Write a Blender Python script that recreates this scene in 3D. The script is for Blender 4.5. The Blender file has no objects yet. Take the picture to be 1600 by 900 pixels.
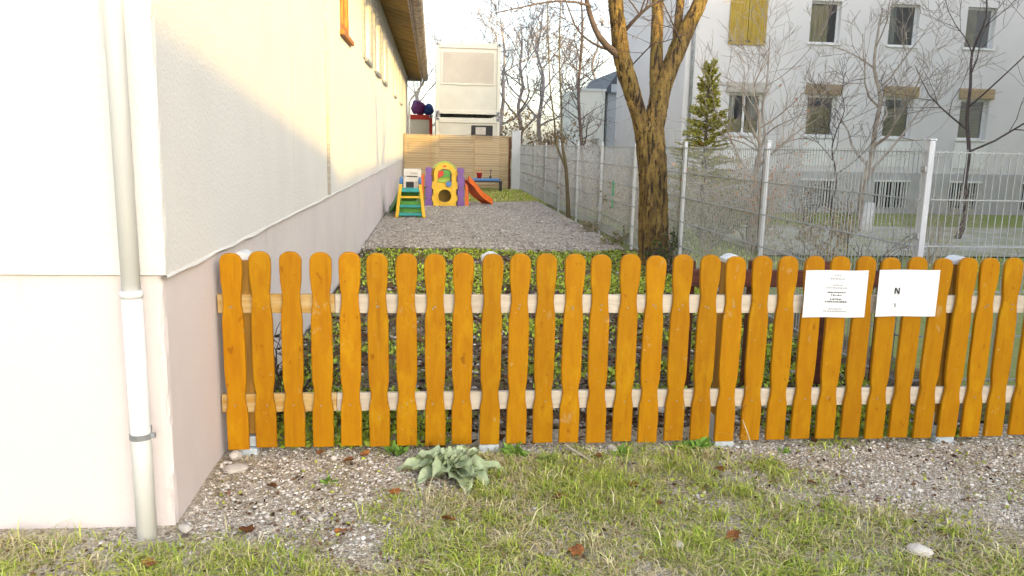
import bpy, bmesh, math, random
import numpy as np
from mathutils import Vector, Matrix

random.seed(7); rng = np.random.default_rng(7)
scene = bpy.context.scene
col = scene.collection
R = math.radians

# ------------------------------------------------------------------ camera
cam = bpy.data.cameras.new('camera'); cam.sensor_width = 36; cam.lens = 27.87
cam.clip_start = 0.05; cam.clip_end = 2000
camo = bpy.data.objects.new('camera', cam); col.objects.link(camo)
r_ = Vector((0.99497, -0.09801, 0.02064)); u_ = Vector((-0.0029, 0.1778, 0.98406)); f_ = Vector((0.10012, 0.97917, -0.17662))
m3 = Matrix((r_, u_, -f_)).transposed()
camo.matrix_world = Matrix.Translation((1.032, -3.926, 1.574)) @ m3.to_4x4()
scene.camera = camo

# ------------------------------------------------------------------ sky, sun, exposure
SUN_EL, SUN_AZ = R(14), math.atan2(0.55, -0.835)       # azimuth clockwise from +Y
w = bpy.data.worlds.new('World'); scene.world = w; w.use_nodes = True
nt = w.node_tree; nt.nodes.clear()
out = nt.nodes.new('ShaderNodeOutputWorld'); bg = nt.nodes.new('ShaderNodeBackground')
sky = nt.nodes.new('ShaderNodeTexSky'); sky.sky_type = 'NISHITA'; sky.sun_disc = False
sky.sun_elevation = SUN_EL; sky.sun_rotation = SUN_AZ
sky.air_density = 1.0; sky.dust_density = 2.5; sky.ozone_density = 1.0
hs = nt.nodes.new('ShaderNodeHueSaturation'); hs.inputs['Saturation'].default_value = 0.65
nt.links.new(sky.outputs[0], hs.inputs['Color']); nt.links.new(hs.outputs[0], bg.inputs[0])
bg.inputs[1].default_value = 0.15; nt.links.new(bg.outputs[0], out.inputs[0])
sun = bpy.data.lights.new('sun', 'SUN'); sun.energy = 2.0; sun.angle = R(0.6); sun.color = (0.76, 0.49, 0.10)
suno = bpy.data.objects.new('sun', sun); col.objects.link(suno)
tosun = Vector((math.sin(SUN_AZ)*math.cos(SUN_EL), math.cos(SUN_AZ)*math.cos(SUN_EL), math.sin(SUN_EL)))
suno.rotation_euler = tosun.to_track_quat('Z', 'Y').to_euler(); suno.location = (20, -30, 20)
vs = scene.view_settings; vs.view_transform = 'Standard'; vs.look = 'None'; vs.gamma = 1; vs.exposure = 2.06

# ------------------------------------------------------------------ materials
def N(t, typ, **kw):
    n = t.nodes.new(typ)
    for k, v in kw.items():
        if k in n.inputs: n.inputs[k].default_value = v
        else: setattr(n, k, v)
    return n
def ramp(t, a, b, ca=(0, 0, 0, 1), cb=(1, 1, 1, 1)):
    n = t.nodes.new('ShaderNodeValToRGB'); e = n.color_ramp.elements
    e[0].position = a; e[1].position = b; e[0].color = ca; e[1].color = cb; return n
def mix(t, fac, a, b, mode='MIX'):
    n = t.nodes.new('ShaderNodeMix'); n.data_type = 'RGBA'; n.blend_type = mode
    for s, v in ((0, fac), (6, a), (7, b)):
        if isinstance(v, (int, float)): n.inputs[s].default_value = v
        elif isinstance(v, tuple): n.inputs[s].default_value = v if len(v) == 4 else (*v, 1)
        else: t.links.new(v, n.inputs[s])
    return n.outputs[2]
def mat(name, c, rough=0.7, c2=None, scale=3, detail=6, lo=.4, hi=.62, stretch=None, bump=0, bscale=40, rnd=0, metal=0,
        spec=0.3, attr=False, layers=(), coord='Object', bdist=0.01, coat=0):
    m = bpy.data.materials.new(name); m.use_nodes = True; t = m.node_tree
    b = t.nodes['Principled BSDF']; b.inputs['Roughness'].default_value = rough; b.inputs['Metallic'].default_value = metal
    b.inputs['Specular IOR Level'].default_value = spec
    if coat: b.inputs['Coat Weight'].default_value = coat; b.inputs['Coat Roughness'].default_value = .25
    tc = t.nodes.new('ShaderNodeTexCoord'); vec = tc.outputs[coord]
    if rnd:
        oi = t.nodes.new('ShaderNodeObjectInfo')
        va = N(t, 'ShaderNodeVectorMath', operation='MULTIPLY_ADD'); t.links.new(oi.outputs['Random'], va.inputs[0])
        va.inputs[1].default_value = (37, 11, 23); t.links.new(vec, va.inputs[2]); vec = va.outputs[0]
    def coords(st):
        if not st: return vec
        mp = t.nodes.new('ShaderNodeMapping'); mp.inputs['Scale'].default_value = st; t.links.new(vec, mp.inputs[0]); return mp.outputs[0]
    colr = (*c, 1)
    if attr:
        a = t.nodes.new('ShaderNodeAttribute'); a.attribute_name = 'col'; colr = a.outputs['Color']
    if c2:
        n = N(t, 'ShaderNodeTexNoise', Scale=scale, Detail=detail, Roughness=.6); t.links.new(coords(stretch), n.inputs[0])
        rp = ramp(t, lo, hi); t.links.new(n.outputs[0], rp.inputs[0]); colr = mix(t, rp.outputs[0], colr, c2)
    for (lc, ls, llo, lhi, lst, amt) in layers:
        n = N(t, 'ShaderNodeTexNoise', Scale=ls, Detail=5, Roughness=.65); t.links.new(coords(lst), n.inputs[0])
        rp = ramp(t, llo, lhi, cb=(amt, amt, amt, 1)); t.links.new(n.outputs[0], rp.inputs[0]); colr = mix(t, rp.outputs[0], colr, lc)
    if rnd:
        h = t.nodes.new('ShaderNodeHueSaturation'); mr = N(t, 'ShaderNodeMapRange'); t.links.new(oi.outputs['Random'], mr.inputs[0])
        mr.inputs[3].default_value = 1-rnd; mr.inputs[4].default_value = 1+rnd; t.links.new(mr.outputs[0], h.inputs['Value'])
        if isinstance(colr, tuple): h.inputs['Color'].default_value = colr
        else: t.links.new(colr, h.inputs['Color'])
        colr = h.outputs[0]
    if isinstance(colr, tuple): b.inputs['Base Color'].default_value = colr
    else: t.links.new(colr, b.inputs['Base Color'])
    if bump:
        n = N(t, 'ShaderNodeTexNoise', Scale=bscale, Detail=6, Roughness=.65); t.links.new(coords(stretch), n.inputs[0])
        bp = N(t, 'ShaderNodeBump', Strength=bump, Distance=bdist); t.links.new(n.outputs[0], bp.inputs['Height']); t.links.new(bp.outputs[0], b.inputs['Normal'])
    return m
def glass(name, c=(.9, .93, .93), rough=.02):
    m = bpy.data.materials.new(name); m.use_nodes = True; t = m.node_tree; o = t.nodes['Material Output']
    tr = N(t, 'ShaderNodeBsdfTransparent'); tr.inputs[0].default_value = (*c, 1); gl = N(t, 'ShaderNodeBsdfGlossy', Roughness=rough); fr = N(t, 'ShaderNodeFresnel', IOR=1.65)
    nz = N(t, 'ShaderNodeTexNoise', Scale=1.5, Detail=2); bp = N(t, 'ShaderNodeBump', Strength=.04, Distance=.05); t.links.new(nz.outputs[0], bp.inputs['Height']); t.links.new(bp.outputs[0], gl.inputs['Normal'])
    ms = N(t, 'ShaderNodeMixShader'); t.links.new(fr.outputs[0], ms.inputs[0]); t.links.new(tr.outputs[0], ms.inputs[1]); t.links.new(gl.outputs[0], ms.inputs[2]); t.links.new(ms.outputs[0], o.inputs['Surface']); return m

M = {}
M['plaster'] = mat('plaster', (.765, .75, .71), .9, (.72, .705, .67), 1.3, lo=.45, hi=.7, bump=.65, bscale=48, bdist=.014,
                   layers=[((.68, .66, .60), 2.2, .60, .80, (1, 1.5, .35), .35), ((.60, .56, .50), 22, .66, .76, None, .4), ((.55, .53, .49), 1.1, .60, .72, (1, 2, .12), .3)])
M['plinth'] = mat('plinth', (.70, .635, .615), .9, (.66, .60, .59), 1.1, bump=.35, bscale=45, bdist=.01,
                  layers=[((.72, .69, .62), 1.6, .5, .75, None, .55), ((.50, .47, .42), 3, .60, .74, (1, 1, .4), .5), ((.45, .42, .38), 28, .7, .78, None, .3)])
M['white_pvc'] = mat('white_pvc', (.80, .80, .78), .55, (.72, .73, .73), 5, stretch=(1, 1, .15))
M['grey_metal'] = mat('grey_metal', (.38, .40, .42), .55, (.26, .27, .28), 14, metal=.5, bump=.1)
M['orange'] = mat('orange_glazed_wood', (.41, .183, .001), .55, (.37, .150, .001), 6, lo=.38, hi=.64, stretch=(5, 5, .9), bump=.5, bscale=14, bdist=.005,
                  rnd=.09, spec=.15, layers=[((.47, .24, .003), 5, .54, .68, (2.2, 2.2, .9), .7), ((.17, .055, .002), 15, .645, .69, (1.3, 1.3, .8), .6), ((.24, .085, .0015), 30, .58, .70, (1, 1, .05), .4),
                  ((.42, .28, .11), 8, .645, .71, (1.1, 1.1, .7), .65), ((.47, .33, .15), 34, .66, .71, None, .65), ((.10, .04, .008), 42, .67, .71, None, .7)])
M['post_wood'] = mat('brown_post_wood', (.42, .22, .03), .7, (.28, .15, .03), 5, stretch=(6, 6, .5), bump=.3, bscale=9)
M['rail_wood'] = mat('pale_rail_wood', (.58, .52, .43), .75, (.50, .43, .34), 6, stretch=(.5, 6, 6), bump=.3, bscale=9, rnd=.06,
                     layers=[((.66, .36, .08), 2.0, .62, .72, None, .6)])
M['rail_amber'] = mat('amber_rail_wood', (.50, .37, .18), .75, (.42, .24, .05), 5, stretch=(.6, 6, 6), bump=.3, bscale=9)
M['galv'] = mat('galvanised_steel', (.66, .72, .76), .5, (.52, .60, .66), 16, metal=.25, bump=.1)
M['cap'] = mat('pale_metal_cap', (.72, .75, .78), .5, (.6, .62, .65), 10, metal=.2)
M['paper'] = mat('white_paper', (.78, .78, .79), .35, (.74, .75, .77), 8, spec=.5)
M['ink'] = mat('black_ink', (.03, .03, .035), .6)
M['ink_grey'] = mat('grey_ink', (.30, .30, .31), .6)
M['soffit'] = mat('weathered_soffit_wood', (.30, .20, .05), .8, (.15, .09, .03), 5, stretch=(1, 6, 1), bump=.4, bscale=12, rnd=.25)
M['fascia'] = mat('grey_weathered_fascia', (.50, .43, .37), .8, (.24, .19, .16), 9, stretch=(1, .5, 1), bump=.4, bscale=20)
M['rooftile'] = mat('red_brown_tiles', (.25, .11, .07), .8, (.15, .07, .05), 6, bump=.3)
M['darkwood'] = mat('dark_red_brown_wood', (.12, .035, .02), .7, (.06, .02, .015), 6, stretch=(.6, 5, 5), bump=.3)
M['orangewood'] = mat('orange_brown_frame_wood', (.50, .20, .04), .6, (.30, .10, .02), 7, stretch=(4, 4, .6), bump=.2)
M['glass'] = glass('window_glass')
M['curtain'] = mat('white_net_curtain', (.62, .60, .55), .9, (.5, .48, .44), 6, stretch=(9, 1, .3), bump=.5, bscale=10)
M['whiteframe'] = mat('white_frame_paint', (.80, .80, .78), .5, (.72, .72, .70), 6)
M['greyshutter'] = mat('grey_shutter_paint', (.60, .56, .50), .7, (.45, .42, .38), 6, stretch=(1, 1, 6))
M['yellowshutter'] = mat('ochre_shutter_wood', (.46, .34, .06), .6, (.36, .24, .04), 5, stretch=(5, 5, .6))
M['oliveblind'] = mat('olive_tan_blind', (.62, .52, .27), .8, (.5, .42, .22), 3)
M['facade'] = mat('light_grey_render', (.70, .685, .67), .9, (.65, .635, .625), .5, bump=.3, bscale=30, layers=[((.58, .57, .56), 1.2, .56, .8, (1, 1, .35), .5)])
M['facade2'] = mat('white_render', (.85, .82, .74), .9, (.78, .75, .68), .6, bump=.3, bscale=30)
M['facadegrey'] = mat('grey_shaded_render', (.55, .57, .60), .9, (.48, .5, .54), .6, bump=.3, bscale=30)  # shade of the far house wall put into its grey; board is plain grey
M['base'] = mat('grey_basement_render', (.50, .49, .48), .9, (.43, .42, .41), 1.5, bump=.3)
M['slate'] = mat('dark_slate_roof', (.12, .13, .15), .6, (.08, .085, .1), 6, stretch=(1, 1, 8), bump=.3)
M['black'] = mat('dark_opening', (.025, .025, .028), .5)
M['cream'] = mat('cream_container_paint', (.70, .68, .58), .5, (.62, .61, .54), 1.4, bump=.05, layers=[((.45, .38, .26), 5, .70, .8, (1, 1, .4), .5)])
M['shutterbeige'] = mat('beige_shutter_paint', (.56, .52, .44), .5, (.50, .46, .39), 1.0)
M['creampanel'] = mat('cream_ribbed_panel', (.66, .645, .56), .5, (.60, .58, .50), 1.0)
M['red'] = mat('red_container_paint', (.55, .045, .03), .5, (.42, .03, .02), 4)
M['purplebag'] = mat('purple_tarpaulin', (.16, .03, .13), .5, (.10, .02, .10), 6, bump=.5, bscale=8, bdist=.03)
M['bluebag'] = mat('blue_tarpaulin', (.02, .06, .22), .5, (.015, .03, .12), 6, bump=.5, bscale=8, bdist=.03)
M['screenwood'] = mat('tan_slat_wood', (.43, .325, .19), .7, (.36, .27, .16), 4, stretch=(.5, 4, 4), bump=.3, rnd=.14, layers=[((.42, .32, .19), 1.2, .45, .7, None, .6)])
def plastic(n, c): return mat(n, c, .38, tuple(x*.86 for x in c), 7, spec=.5, bump=.03, bscale=60)
M['p_yellow'] = plastic('yellow_plastic', (.80, .50, .03)); M['p_purple'] = plastic('purple_plastic', (.20, .09, .33))
M['p_orange'] = plastic('orange_plastic', (.80, .16, .02)); M['p_green'] = plastic('green_plastic', (.10, .36, .05))
M['p_teal'] = plastic('teal_plastic', (.03, .33, .33)); M['p_blue'] = plastic('blue_plastic', (.08, .22, .50))
M['p_red'] = plastic('red_plastic', (.68, .04, .025)); M['p_white'] = plastic('white_plastic', (.75, .73, .68)); M['p_lime'] = plastic('lime_plastic', (.36, .52, .06))
M['p_black'] = plastic('black_plastic', (.03, .03, .035))
M['bark'] = mat('mossy_brown_bark', (.31, .21, .065), .95, (.17, .11, .045), 9, lo=.42, hi=.58, stretch=(1.6, 1.6, .6), bump=1.0, bscale=22, bdist=.06,
                layers=[((.31, .25, .06), 3.2, .52, .70, (1, 1, .8), .6), ((.035, .025, .02), 10, .525, .59, (2.0, 2.0, .30), .95), ((.36, .31, .24), 24, .61, .68, None, .6), ((.05, .035, .03), 34, .57, .65, (1, 1, .4), .75)])
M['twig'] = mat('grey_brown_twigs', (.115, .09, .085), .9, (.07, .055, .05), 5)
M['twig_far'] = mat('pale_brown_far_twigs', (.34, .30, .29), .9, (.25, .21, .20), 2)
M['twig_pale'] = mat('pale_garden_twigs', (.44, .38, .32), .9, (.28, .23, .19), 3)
M['limewash'] = mat('limewashed_bark', (.75, .73, .70), .9, (.6, .58, .55), 8, bump=.4, bscale=15)
M['youngbark'] = mat('olive_young_bark', (.15, .12, .06), .9, (.08, .065, .045), 8, stretch=(3, 3, .5), bump=.4, bscale=14)
M['needle'] = mat('spruce_needles', (.10, .14, .02), .8, attr=True)
M['leafattr'] = mat('leaf_colours', (.1, .1, .1), .75, attr=True, spec=.2)
M['grass'] = mat('grass_blades', (.1, .1, .1), .7, attr=True, spec=.25)
M['stone'] = mat('loose_stones', (.1, .1, .1), .9, attr=True, bump=.3, bscale=60)
M['mullein'] = mat('woolly_grey_green_leaf', (.37, .45, .25), .95, (.50, .56, .36), 9, lo=.4, hi=.7, bump=.5, bscale=40, bdist=.006, rnd=.12, spec=.1)
M['deadleaf'] = mat('brown_dead_leaf', (.26, .10, .025), .8, (.15, .055, .02), 25, rnd=.4, bump=.3)
M['palestone'] = mat('pale_stone', (.60, .56, .50), .9, (.48, .44, .39), 20, bump=.4, bscale=30, rnd=.12)
M['mesh'] = mat('galvanised_fence_wire', (.36, .38, .39), .6, (.29, .31, .32), 10, metal=.1)
M['meshpost'] = mat('galvanised_fence_post', (.56, .59, .64), .5, (.47, .50, .55), 8, metal=.25, stretch=(1, 1, .3))
M['greentape'] = mat('green_tape', (.04, .42, .20), .5)

# ------------------------------------------------------------------ mesh helpers
class MB:
    def __init__(s): s.v = []; s.f = []
    def box(s, x0, x1, y0, y1, z0, z1, T=None):
        n = len(s.v); P = [(x, y, z) for z in (z0, z1) for y in (y0, y1) for x in (x0, x1)]
        s.v += [tuple(T @ Vector(p)) for p in P] if T else P
        s.f += [(n, n+2, n+3, n+1), (n+4, n+5, n+7, n+6), (n, n+1, n+5, n+4), (n+2, n+6, n+7, n+3), (n, n+4, n+6, n+2), (n+1, n+3, n+7, n+5)]
        return s
    def prism(s, poly, a, b, ax='y', T=None):
        n = len(s.v); k = len(poly)
        for t in (a, b):
            for (p, q) in poly:
                v = {'y': (p, t, q), 'x': (t, p, q), 'z': (p, q, t)}[ax]
                s.v.append(tuple(T @ Vector(v)) if T else v)
        s.f.append(tuple(range(n, n+k))[::-1]); s.f.append(tuple(range(n+k, n+2*k)))
        for i in range(k): j = (i+1) % k; s.f.append((n+i, n+j, n+k+j, n+k+i))
        return s
    def tube(s, pts, rad, sides=8, cap=True):
        pts = [Vector(p) for p in pts]
        if isinstance(rad, (int, float)): rad = [rad]*len(pts)
        n0 = len(s.v); ref = None
        for i, p in enumerate(pts):
            t = (pts[min(i+1, len(pts)-1)]-pts[max(i-1, 0)])
            if t.length < 1e-9: t = Vector((0, 0, 1))
            t.normalize()
            if ref is None: ref = Vector((1, 0, 0)) if abs(t.x) < .8 else Vector((0, 1, 0))
            a = (ref - t*ref.dot(t)).normalized(); b = t.cross(a); ref = a
            for k in range(sides):
                an = 2*math.pi*k/sides; s.v.append(tuple(p + (a*math.cos(an)+b*math.sin(an))*rad[i]))
        for i in range(len(pts)-1):
            for k in range(sides):
                k2 = (k+1) % sides; A = n0+i*sides; B = A+sides
                s.f.append((A+k, A+k2, B+k2, B+k))
        if cap:
            s.f.append(tuple(n0+k for k in range(sides))[::-1]); e = n0+(len(pts)-1)*sides; s.f.append(tuple(e+k for k in range(sides)))
        return s
    def lathe(s, prof, c=(0, 0, 0), sides=16):
        n0 = len(s.v)
        for (r, z) in prof:
            for k in range(sides):
                a = 2*math.pi*k/sides; s.v.append((c[0]+r*math.cos(a), c[1]+r*math.sin(a), c[2]+z))
        for i in range(len(prof)-1):
            for k in range(sides):
                k2 = (k+1) % sides; A = n0+i*sides; B = A+sides; s.f.append((A+k, A+k2, B+k2, B+k))
        s.f.append(tuple(n0+k for k in range(sides))[::-1]); e = n0+(len(prof)-1)*sides; s.f.append(tuple(e+k for k in range(sides)))
        return s
    def mesh(s, name, m, bevel=0, smooth=False):
        me = bpy.data.meshes.new(name); me.from_pydata(s.v, [], s.f); me.materials.append(M[m])
        if bevel:
            bm = bmesh.new(); bm.from_mesh(me)
            bmesh.ops.bevel(bm, geom=[e for e in bm.edges if len(e.link_faces) == 2 and e.calc_face_angle(0) > .6], offset=bevel, segments=2, affect='EDGES', profile=.5)
            bm.to_mesh(me); bm.free()
        if smooth: me.polygons.foreach_set('use_smooth', [True]*len(me.polygons))
        me.update(); return me
    def build(s, name, m, parent=None, loc=None, bevel=0, smooth=False):
        return link(name, s.mesh(name, m, bevel, smooth), parent, loc)
def link(name, me, parent=None, loc=None):
    o = bpy.data.objects.new(name, me); col.objects.link(o)
    if parent: o.parent = parent
    if loc: o.location = loc
    return o
def tag(o, label=None, cat=None, group=None, kind=None):
    if label: o['label'] = label
    if cat: o['category'] = cat
    if group: o['group'] = group
    if kind: o['kind'] = kind
    return o
def thing(name, label, cat, loc=(0, 0, 0), rz=0, group=None):
    o = bpy.data.objects.new(name, None); col.objects.link(o); o.location = loc; o.rotation_euler.z = rz; o.empty_display_size = .2
    return tag(o, label, cat, group)
def struct(o): o['kind'] = 'structure'; return o
def batch(name, m, V, F, C=None, smooth=False):
    """many triangles at once: V (n,3), F (k,3), C (n,3) colours per vertex"""
    me = bpy.data.meshes.new(name); me.vertices.add(len(V)); me.vertices.foreach_set('co', np.ascontiguousarray(V, np.float32).ravel())
    me.loops.add(len(F)*3); me.loops.foreach_set('vertex_index', np.ascontiguousarray(F, np.int32).ravel())
    me.polygons.add(len(F)); me.polygons.foreach_set('loop_start', np.arange(0, len(F)*3, 3, dtype=np.int32))
    if C is not None:
        a = me.color_attributes.new('col', 'FLOAT_COLOR', 'POINT')
        a.data.foreach_set('color', np.concatenate([C, np.ones((len(C), 1))], 1).astype(np.float32).ravel())
    me.update(calc_edges=True); me.validate(); me.materials.append(M[m])
    if smooth: me.polygons.foreach_set('use_smooth', [True]*len(me.polygons))
    return link(name, me)
def vnoise(x, y, s=1.0, seed=0):
    """cheap smooth value noise in numpy"""
    x = np.asarray(x)*s; y = np.asarray(y)*s; xi = np.floor(x).astype(int); yi = np.floor(y).astype(int); fx = x-xi; fy = y-yi
    fx = fx*fx*(3-2*fx); fy = fy*fy*(3-2*fy)
    h = lambda a, b: np.modf(np.abs(np.sin(a*127.1+b*311.7+seed*74.7)*43758.5453))[0]
    return (h(xi, yi)*(1-fx)+h(xi+1, yi)*fx)*(1-fy)+(h(xi, yi+1)*(1-fx)+h(xi+1, yi+1)*fx)*fy
def fbm(x, y, s=1.0, seed=0): return .55*vnoise(x, y, s, seed)+.3*vnoise(x, y, s*2.3, seed+1)+.15*vnoise(x, y, s*5.1, seed+2)
def rects_wall(mb, u0, u1, v0, v1, holes, P, depth):
    """wall face with rectangular openings and reveals; P(u,v,w) maps to world, w inward"""
    us = sorted({u0, u1, *[h[0] for h in holes], *[h[1] for h in holes]}); vsx = sorted({v0, v1, *[h[2] for h in holes], *[h[3] for h in holes]})
    def q(*pts):
        n = len(mb.v); mb.v += [P(*p) for p in pts]; mb.f.append((n, n+1, n+2, n+3))
    for a, b in zip(us, us[1:]):
        for c, d in zip(vsx, vsx[1:]):
            cu, cv = (a+b)/2, (c+d)/2
            if any(h[0] < cu < h[1] and h[2] < cv < h[3] for h in holes): continue
            q((a, c, 0), (b, c, 0), (b, d, 0), (a, d, 0))
    for (a, b, c, d) in holes:
        q((a, c, 0), (a, c, depth), (b, c, depth), (b, c, 0)); q((a, d, 0), (b, d, 0), (b, d, depth), (a, d, depth))
        q((a, c, 0), (a, d, 0), (a, d, depth), (a, c, depth)); q((b, c, 0), (b, c, depth), (b, d, depth), (b, d, 0))
def pbox(mb, P, u0, u1, v0, v1, w0, w1):
    n = len(mb.v); mb.v += [P(u, v, w_) for w_ in (w0, w1) for v in (v0, v1) for u in (u0, u1)]
    mb.f += [(n, n+2, n+3, n+1), (n+4, n+5, n+7, n+6), (n, n+1, n+5, n+4), (n+2, n+6, n+7, n+3), (n, n+4, n+6, n+2), (n+1, n+3, n+7, n+5)]
def window(parent, P, u0, u1, v0, v1, depth, fm='whiteframe', gm='glass', sill=True, mull=1, bar=.05, sillm=None):
    fr = MB(); w0, w1 = depth-.06, depth-.005
    pbox(fr, P, u0, u0+bar, v0, v1, w0, w1); pbox(fr, P, u1-bar, u1, v0, v1, w0, w1)
    pbox(fr, P, u0+bar, u1-bar, v0, v0+bar, w0, w1); pbox(fr, P, u0+bar, u1-bar, v1-bar, v1, w0, w1)
    for k in range(mull):
        c = u0+(u1-u0)*(k+1)/(mull+1); pbox(fr, P, c-bar*.45, c+bar*.45, v0+bar, v1-bar, w0+.004, w1-.004)
    o = fr.build('window', fm, parent)
    g = MB(); pbox(g, P, u0+.01, u1-.01, v0+.01, v1-.01, depth-.03, depth-.022); g.build('pane', gm, o)
    if sill: s = MB(); pbox(s, P, u0-.05, u1+.05, v0-.04, v0+.008, -.05, depth-.06); s.build('sill', sillm or ('whiteframe' if fm != 'orangewood' else 'orangewood'), o)
    return o

# ------------------------------------------------------------------ setting: ground
def sheet(name, x0, x1, y0, y1, nx, ny, zf, m, keep=None):
    xs = np.linspace(x0, x1, nx+1); ys = np.linspace(y0, y1, ny+1); X, Y = np.meshgrid(xs, ys)
    Z = zf(X, Y); V = np.stack([X, Y, Z], -1).reshape(-1, 3); i = np.arange(nx)[None, :]+np.arange(ny)[:, None]*(nx+1); i = i.ravel()
    F = np.concatenate([np.stack([i, i+1, i+nx+2], 1), np.stack([i, i+nx+2, i+nx+1], 1)])
    return struct(batch(name, m, V, F, smooth=True))
def groundmat(name, cA, cB, cC, s1, s2, vor=0, bump=.6, lo=.42, hi=.6):
    m = bpy.data.materials.new(name); m.use_nodes = True; t = m.node_tree; b = t.nodes['Principled BSDF']; b.inputs['Roughness'].default_value = .95
    b.inputs['Specular IOR Level'].default_value = .15
    tc = t.nodes.new('ShaderNodeTexCoord')
    n1 = N(t, 'ShaderNodeTexNoise', Scale=s1, Detail=8, Roughness=.65); t.links.new(tc.outputs['Object'], n1.inputs[0]); r1 = ramp(t, lo, hi); t.links.new(n1.outputs[0], r1.inputs[0])
    c = mix(t, r1.outputs[0], cA, cB)
    n2 = N(t, 'ShaderNodeTexNoise', Scale=s2, Detail=6, Roughness=.7); t.links.new(tc.outputs['Object'], n2.inputs[0]); r2 = ramp(t, .5, .62); t.links.new(n2.outputs[0], r2.inputs[0])
    c = mix(t, r2.outputs[0], c, cC); hgt = n2.outputs[0]
    if vor:
        vo = N(t, 'ShaderNodeTexVoronoi', Scale=vor); t.links.new(tc.outputs['Object'], vo.inputs[0])
        hsv = N(t, 'ShaderNodeSeparateColor'); t.links.new(vo.outputs['Color'], hsv.inputs[0])
        r3 = ramp(t, 0, 1, (.62, .6, .58, 1), (1.35, 1.33, 1.3, 1)); t.links.new(hsv.outputs[0], r3.inputs[0]); c = mix(t, 1.0, c, r3.outputs[0], 'MULTIPLY')
        iv = N(t, 'ShaderNodeMath', operation='SUBTRACT'); iv.inputs[0].default_value = 1; t.links.new(vo.outputs['Distance'], iv.inputs[1]); hgt = iv.outputs[0]
    t.links.new(c, b.inputs['Base Color'])
    bp = N(t, 'ShaderNodeBump', Strength=bump, Distance=.02); t.links.new(hgt, bp.inputs['Height']); t.links.new(bp.outputs[0], b.inputs['Normal'])
    M[name] = m
groundmat('meadow', (.13, .15, .05), (.22, .20, .11), (.09, .11, .035), .6, 7)
groundmat('verge_soil', (.56, .51, .43), (.42, .36, .24), (.63, .59, .52), 2.2, 30, vor=95, bump=.9)
groundmat('bed_soil', (.10, .075, .055), (.22, .18, .14), (.18, .23, .04), 2.5, 3.2, vor=60, bump=1.0)
groundmat('yard_gravel', (.48, .45, .405), (.41, .38, .34), (.34, .31, .28), .9, 26, vor=48, bump=1.0)
groundmat('path_paving', (.50, .47, .42), (.36, .35, .22), (.44, .40, .33), 1.3, 2.2, bump=.6, lo=.40, hi=.56)
groundmat('lawn_grass', (.24, .28, .08), (.31, .31, .13), (.19, .23, .07), 1.5, 22, bump=.6)

def base_z(x, y):
    k = np.clip((x-4.6)/2.5, 0, 1); return -.07-.23*k*k*(3-2*k)
def far_z(X, Y): return base_z(X, Y) - .0
xs = sheet('ground', -300, 300, -300, 500, 240, 320, lambda X, Y: np.where((np.abs(X) < 12) & (np.abs(Y-10) < 40), -.32, -.33)-.02, 'meadow')
sheet('terrain', -30, 40, -30, 60, 140, 90, lambda X, Y: base_z(X, Y)+.01*(fbm(X, Y, .8, 3)-.5), 'meadow')
def verge_z(X, Y):
    return .016*(fbm(X, Y, 2.5, 5)-.5)+.02*(fbm(X, Y, .9, 8)-.5)-.012*np.clip(-Y-.1, 0, 3)
sheet('verge', -6, 8, -5.5, .3, 280, 116, verge_z, 'verge_soil')
def bed_z(X, Y): return .015*(fbm(X, Y, 2.0, 15)-.5)+.012
sheet('soil_bed', -.005, 4.6, .3, 8.15, 80, 120, bed_z, 'bed_soil')
def yard_edge(X): return 7.9+.25*np.sin(X*1.7)+.12*np.sin(X*5.1)
def yard_sheet():
    nx, ny = 60, 90; V = []
    for j in range(ny+1):
        for i in range(nx+1):
            x = -.005+4.03*i/nx; e = float(yard_edge(x)); y = e+(18.3+.3*math.sin(x*2)-e)*j/ny
            V.append((x, y, .030+.012*(float(fbm(x, y, 1.5, 21))-.5)-(.03 if j == 0 else 0)))
    i = (np.arange(nx)[None, :]+np.arange(ny)[:, None]*(nx+1)).ravel()
    F = np.concatenate([np.stack([i, i+1, i+nx+2], 1), np.stack([i, i+nx+2, i+nx+1], 1)])
    struct(batch('gravel_yard', 'yard_gravel', np.array(V), F, smooth=True))
yard_sheet()
sheet('back_lawn', -.005, 4.3, 17.6, 26, 40, 60, lambda X, Y: .012+.015*(fbm(X, Y, 1.5, 31)-.5), 'lawn_grass')
sheet('garden_lawn', 4.75, 24, 1, 19.7, 90, 90, lambda X, Y: base_z(X, Y)+.02+.02*(fbm(X, Y, 1, 33)-.5), 'lawn_grass')
sheet('garden_path', 7.0, 24, 9.6, 15.2, 60, 30, lambda X, Y: base_z(X, Y)+.048+0*X, 'path_paving')

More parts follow.
